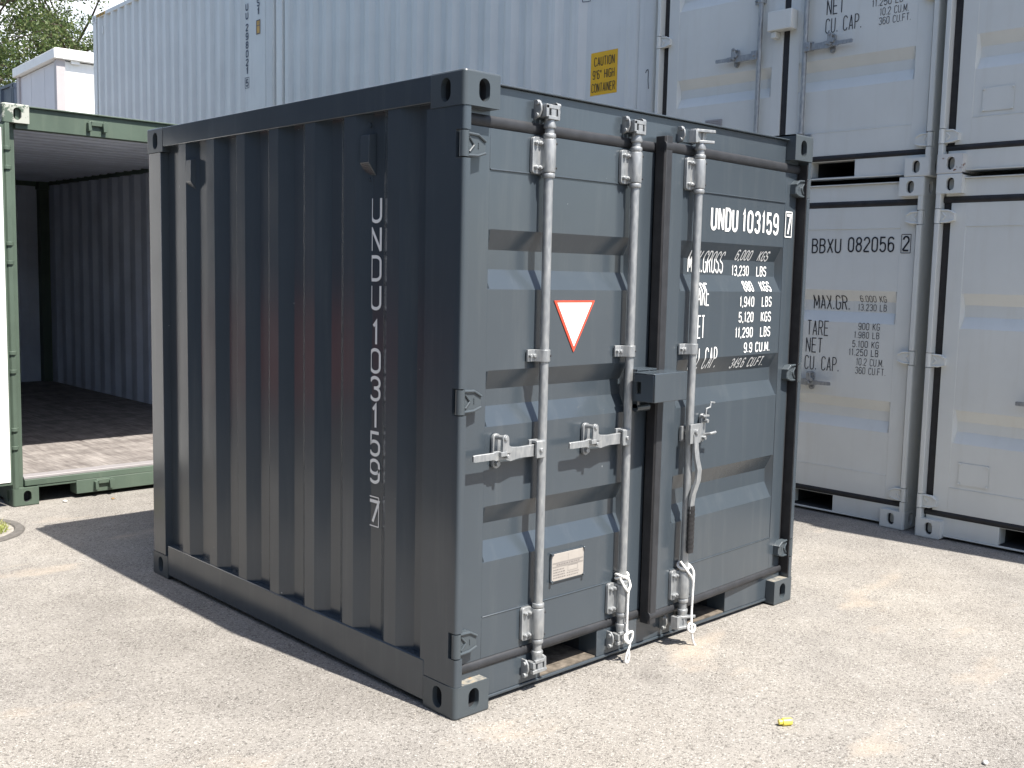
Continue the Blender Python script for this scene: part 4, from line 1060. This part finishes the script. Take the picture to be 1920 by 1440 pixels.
# yellow plastic cap
mb = MB(); p = Vector((.872, -.787, .0135)); d = Vector((.84, -.54, 0))
mb.cyl(p-d*.006, p+d*.026, .0135, 20); mb.cyl(p-d*.020, p-d*.006, .0095, 16); mb.cyl(p+d*.026, p+d*.029, .0125, 20)
yc = mb.build('plastic_cap', M['yellow_plastic'], None, tuple(p), bevel=.001); yc.location = p
tag(yc, 'small yellow plastic cap lying alone on the asphalt', 'plastic cap')
def lump(name, loc, sx_, sy_, sz_, m, label, cat, seed, group=None):
    rnd = random.Random(seed); bm = bmesh.new(); bmesh.ops.create_icosphere(bm, subdivisions=2, radius=1)
    for v in bm.verts: v.co *= rnd.uniform(.85, 1.1); v.co = Vector((v.co.x*sx_, v.co.y*sy_, v.co.z*sz_))
    me = bpy.data.meshes.new(name); bm.to_mesh(me); bm.free(); me.materials.append(m)
    for p_ in me.polygons: p_.use_smooth = True
    o = bpy.data.objects.new(name, me); col.objects.link(o); o.location = loc; o.rotation_euler = (0, 0, rnd.uniform(0, 3)); return tag(o, label, cat, group)
lump('pebble', (1.12, -1.395, .006), .014, .010, .007, M['stone'], 'pale pebble on the asphalt at the bottom right corner', 'pebble', 1)
lump('dry_leaf', (.55, 4.25, .004), .022, .012, .004, M['leaf_dry'], 'brown dry leaf on the asphalt in front of the green sill', 'leaf', 2)
lump('dry_leaf', (.265, 4.345, .008), .018, .014, .009, M['stone'], 'pale crumpled scrap beside the green corner casting', 'scrap', 3)
# white cords hanging from two locking bars
def cord(name, label, pts, r=.0052):
    o3_ = Vector(pts[0][0]); mb = MB()
    for seg in pts:
        P = [Vector(p) for p in seg]; Q = []
        for i in range(len(P)-1):
            p0, p1, p2, p3 = P[max(i-1, 0)], P[i], P[i+1], P[min(i+2, len(P)-1)]
            for k in range(6):
                t = k/6; Q.append(.5*((2*p1)+(p2-p0)*t+(2*p0-5*p1+4*p2-p3)*t*t+(3*p1-p0-3*p2+p3)*t**3))
        Q.append(P[-1]); mb.tube(Q, r, 8)
    o = mb.build(name, M['cord'], None, tuple(o3_), smooth=60); o.location = o3_; return tag(o, label, 'cord', 'white cords on the locking bars')
bx, by = .912, .020
ring1 = [(bx+.025*math.cos(R(a)), by+.025*math.sin(R(a)), .352+.006*math.sin(R(a*2))) for a in range(0, 361, 30)]
ring2 = [(bx+.026*math.cos(R(a)), by+.026*math.sin(R(a)), .362+.005*math.cos(R(a*2))) for a in range(0, 361, 30)]
cord('cord', 'white cord looped round the left door bar next to the door gap', [ring1, ring2, [(bx+.026, by-.008, .355), (bx+.020, by-.030, .320), (bx+.002, by-.036, .295), (bx, by-.036, .22), (bx+.002, by-.034, .16), (bx-.002, by-.040, .10), (bx+.010, by-.046, .080), (bx+.004, by-.046, .055)],
      [(bx-.024, by-.012, .352), (bx-.014, by-.032, .315), (bx+.002, by-.038, .296)], [(bx+.004, by-.046, .055), (bx-.010, by-.046, .030), (bx-.012, by-.044, .006), (bx+.002, by-.044, .002), (bx+.008, by-.046, .026), (bx+.004, by-.046, .055)],
      [(bx-.016, by-.040, .118), (bx+.022, by-.046, .128), (bx+.026, by-.044, .098), (bx, by-.05, .085), (bx-.018, by-.044, .100), (bx-.016, by-.040, .118)]])
ca, sa = math.cos(.0544), math.sin(.0544)
def dw(x, y, z):   # right door local to world
    dx, dy = x-2.14, y-.05; return (2.14+dx*ca-dy*sa, .05+dx*sa+dy*ca, z)
bx, by = 1.261, .020
ringa = [dw(bx+.025*math.cos(R(a)), by+.025*math.sin(R(a)), .348+.010*math.sin(R(a+40))) for a in range(0, 361, 30)]
cord('cord', 'white cord tied to the ajar right door bar, its end touching the ground', [ringa,
      [dw(bx-.030, by-.004, .372), dw(bx-.012, by-.030, .330), dw(bx+.022, by-.036, .285), dw(bx+.024, by-.036, .22), dw(bx+.022, by-.036, .14), dw(bx+.012, by-.046, .07), dw(bx+.020, by-.05, .02), dw(bx+.030, by-.055, -.0)],
      [dw(bx+.026, by-.012, .350), dw(bx+.034, by-.030, .320), dw(bx+.024, by-.037, .275)], [dw(bx+.000, by-.040, .100), dw(bx+.030, by-.050, .085), dw(bx+.014, by-.052, .062), dw(bx-.010, by-.044, .075), dw(bx+.000, by-.040, .100)]])

# ------------------------------------------------------------------ added out-of-view light blockers and reflections for the left wall, then loose grit
mb = MB(); rnd = random.Random(21)  # tree belt added out of view to block the bright horizon
for i in range(150):
    y = rnd.uniform(-22, 46); x = -15.5+rnd.uniform(-2, 1.2)
    leafy(mb, (x, y, rnd.uniform(.8, 8.5)), rnd.uniform(1.0, 2.0), 120, .42, rnd)
for i in range(60):
    x = rnd.uniform(-14, 12); y = -22+rnd.uniform(-2, 2)
    leafy(mb, (x, y, rnd.uniform(.8, 6)), rnd.uniform(1.0, 2.0), 120, .42, rnd)
tag(mb.build('blocker_trees', M['leaf_dark'], smooth=0, recalc=False), 'dense green tree belt along the side of the yard', None, None, 'stuff')
sk = thing('skip', 'low red steel skip in front of the dark blue container row', 'skip', (-3.2, 6.9, 0), R(86))  # added out of view so the dark wall reflects something red
mb = MB(); mb.prism([(.0, .12), (.25, 1.15), (.31, 1.15), (.07, .16), (3.33, .16), (3.09, 1.15), (3.15, 1.15), (3.4, .12)][0:8], .05, 1.75, 'y')
mb.prism([(.0, .12), (.25, 1.15), (3.15, 1.15), (3.4, .12)], 0, .05, 'y'); mb.prism([(.0, .12), (.25, 1.15), (3.15, 1.15), (3.4, .12)], 1.75, 1.8, 'y')
mb.build('body', M['red'], sk)
for a in (.5, 2.8):
    mb = MB(); mb.box(a, a+.15, .1, 1.7, 0, .12); mb.build('runner', M['red'], sk)

for i, (y, w) in enumerate(((-1.0, 'nearest the camera'), (5.3, 'in the middle'), (11.6, 'farthest back'))):  # unseen stacked row added to keep sky light off the left wall
    for k, lay in enumerate(('bottom layer', 'top layer')):
        c = copy_tree(bl); c.location = (-5.3, y, 2.9*k); c.rotation_euler = (0, 0, R(90)); c['group'] = 'unseen dark blue containers added along the side to block light'
        c['label'] = 'added unseen dark blue container of the light-blocking side row, '+lay+', '+w
mb = MB(); mb.add([(-5.2, -9, .004), (-2.0, -9, .004), (-2.0, 20, .004), (-5.2, 20, .004)], [(0, 1, 2, 3)])  # dark sheet added out of view to cut bounce onto the wall
tag(mb.build('bounce_lane', plain('added dark tarmac', (.07, .068, .066), .9, 0, .2, .25, 20, .4), smooth=0), 'darker tarmac lane along the container row', None, None, 'structure')
bm = bmesh.new(); rnd = random.Random(9)
def grain(x, y, r):
    k = len(bm.verts); bmesh.ops.create_icosphere(bm, subdivisions=1, radius=1); bm.verts.ensure_lookup_table()
    a = rnd.uniform(0, 3)
    for v in bm.verts[k:]:
        c = v.co*rnd.uniform(.75, 1.1); v.co = Vector((x+r*(c.x*1.3*math.cos(a)-c.y*math.sin(a)), y+r*(c.x*1.3*math.sin(a)+c.y*math.cos(a)), r*.35+c.z*r*.6))
for _ in range(170): grain(rnd.uniform(.05, 2.2), -abs(rnd.gauss(0, .05))+.03, rnd.uniform(.0015, .0045))
for _ in range(120): grain(-abs(rnd.gauss(0, .05)), rnd.uniform(.1, 2.4), rnd.uniform(.0015, .004))
for _ in range(420): grain(rnd.uniform(-1.6, 3.9), rnd.uniform(-2.0, 4.3), rnd.uniform(.0015, .0048))
me = bpy.data.meshes.new('grit'); bm.to_mesh(me); bm.free(); me.materials.append(plain('loose grit', (.30, .275, .24), .9, 0, .2, .45, 60))
o = bpy.data.objects.new('grit', me); col.objects.link(o); tag(o, 'loose grit scattered on the asphalt', None, None, 'stuff')
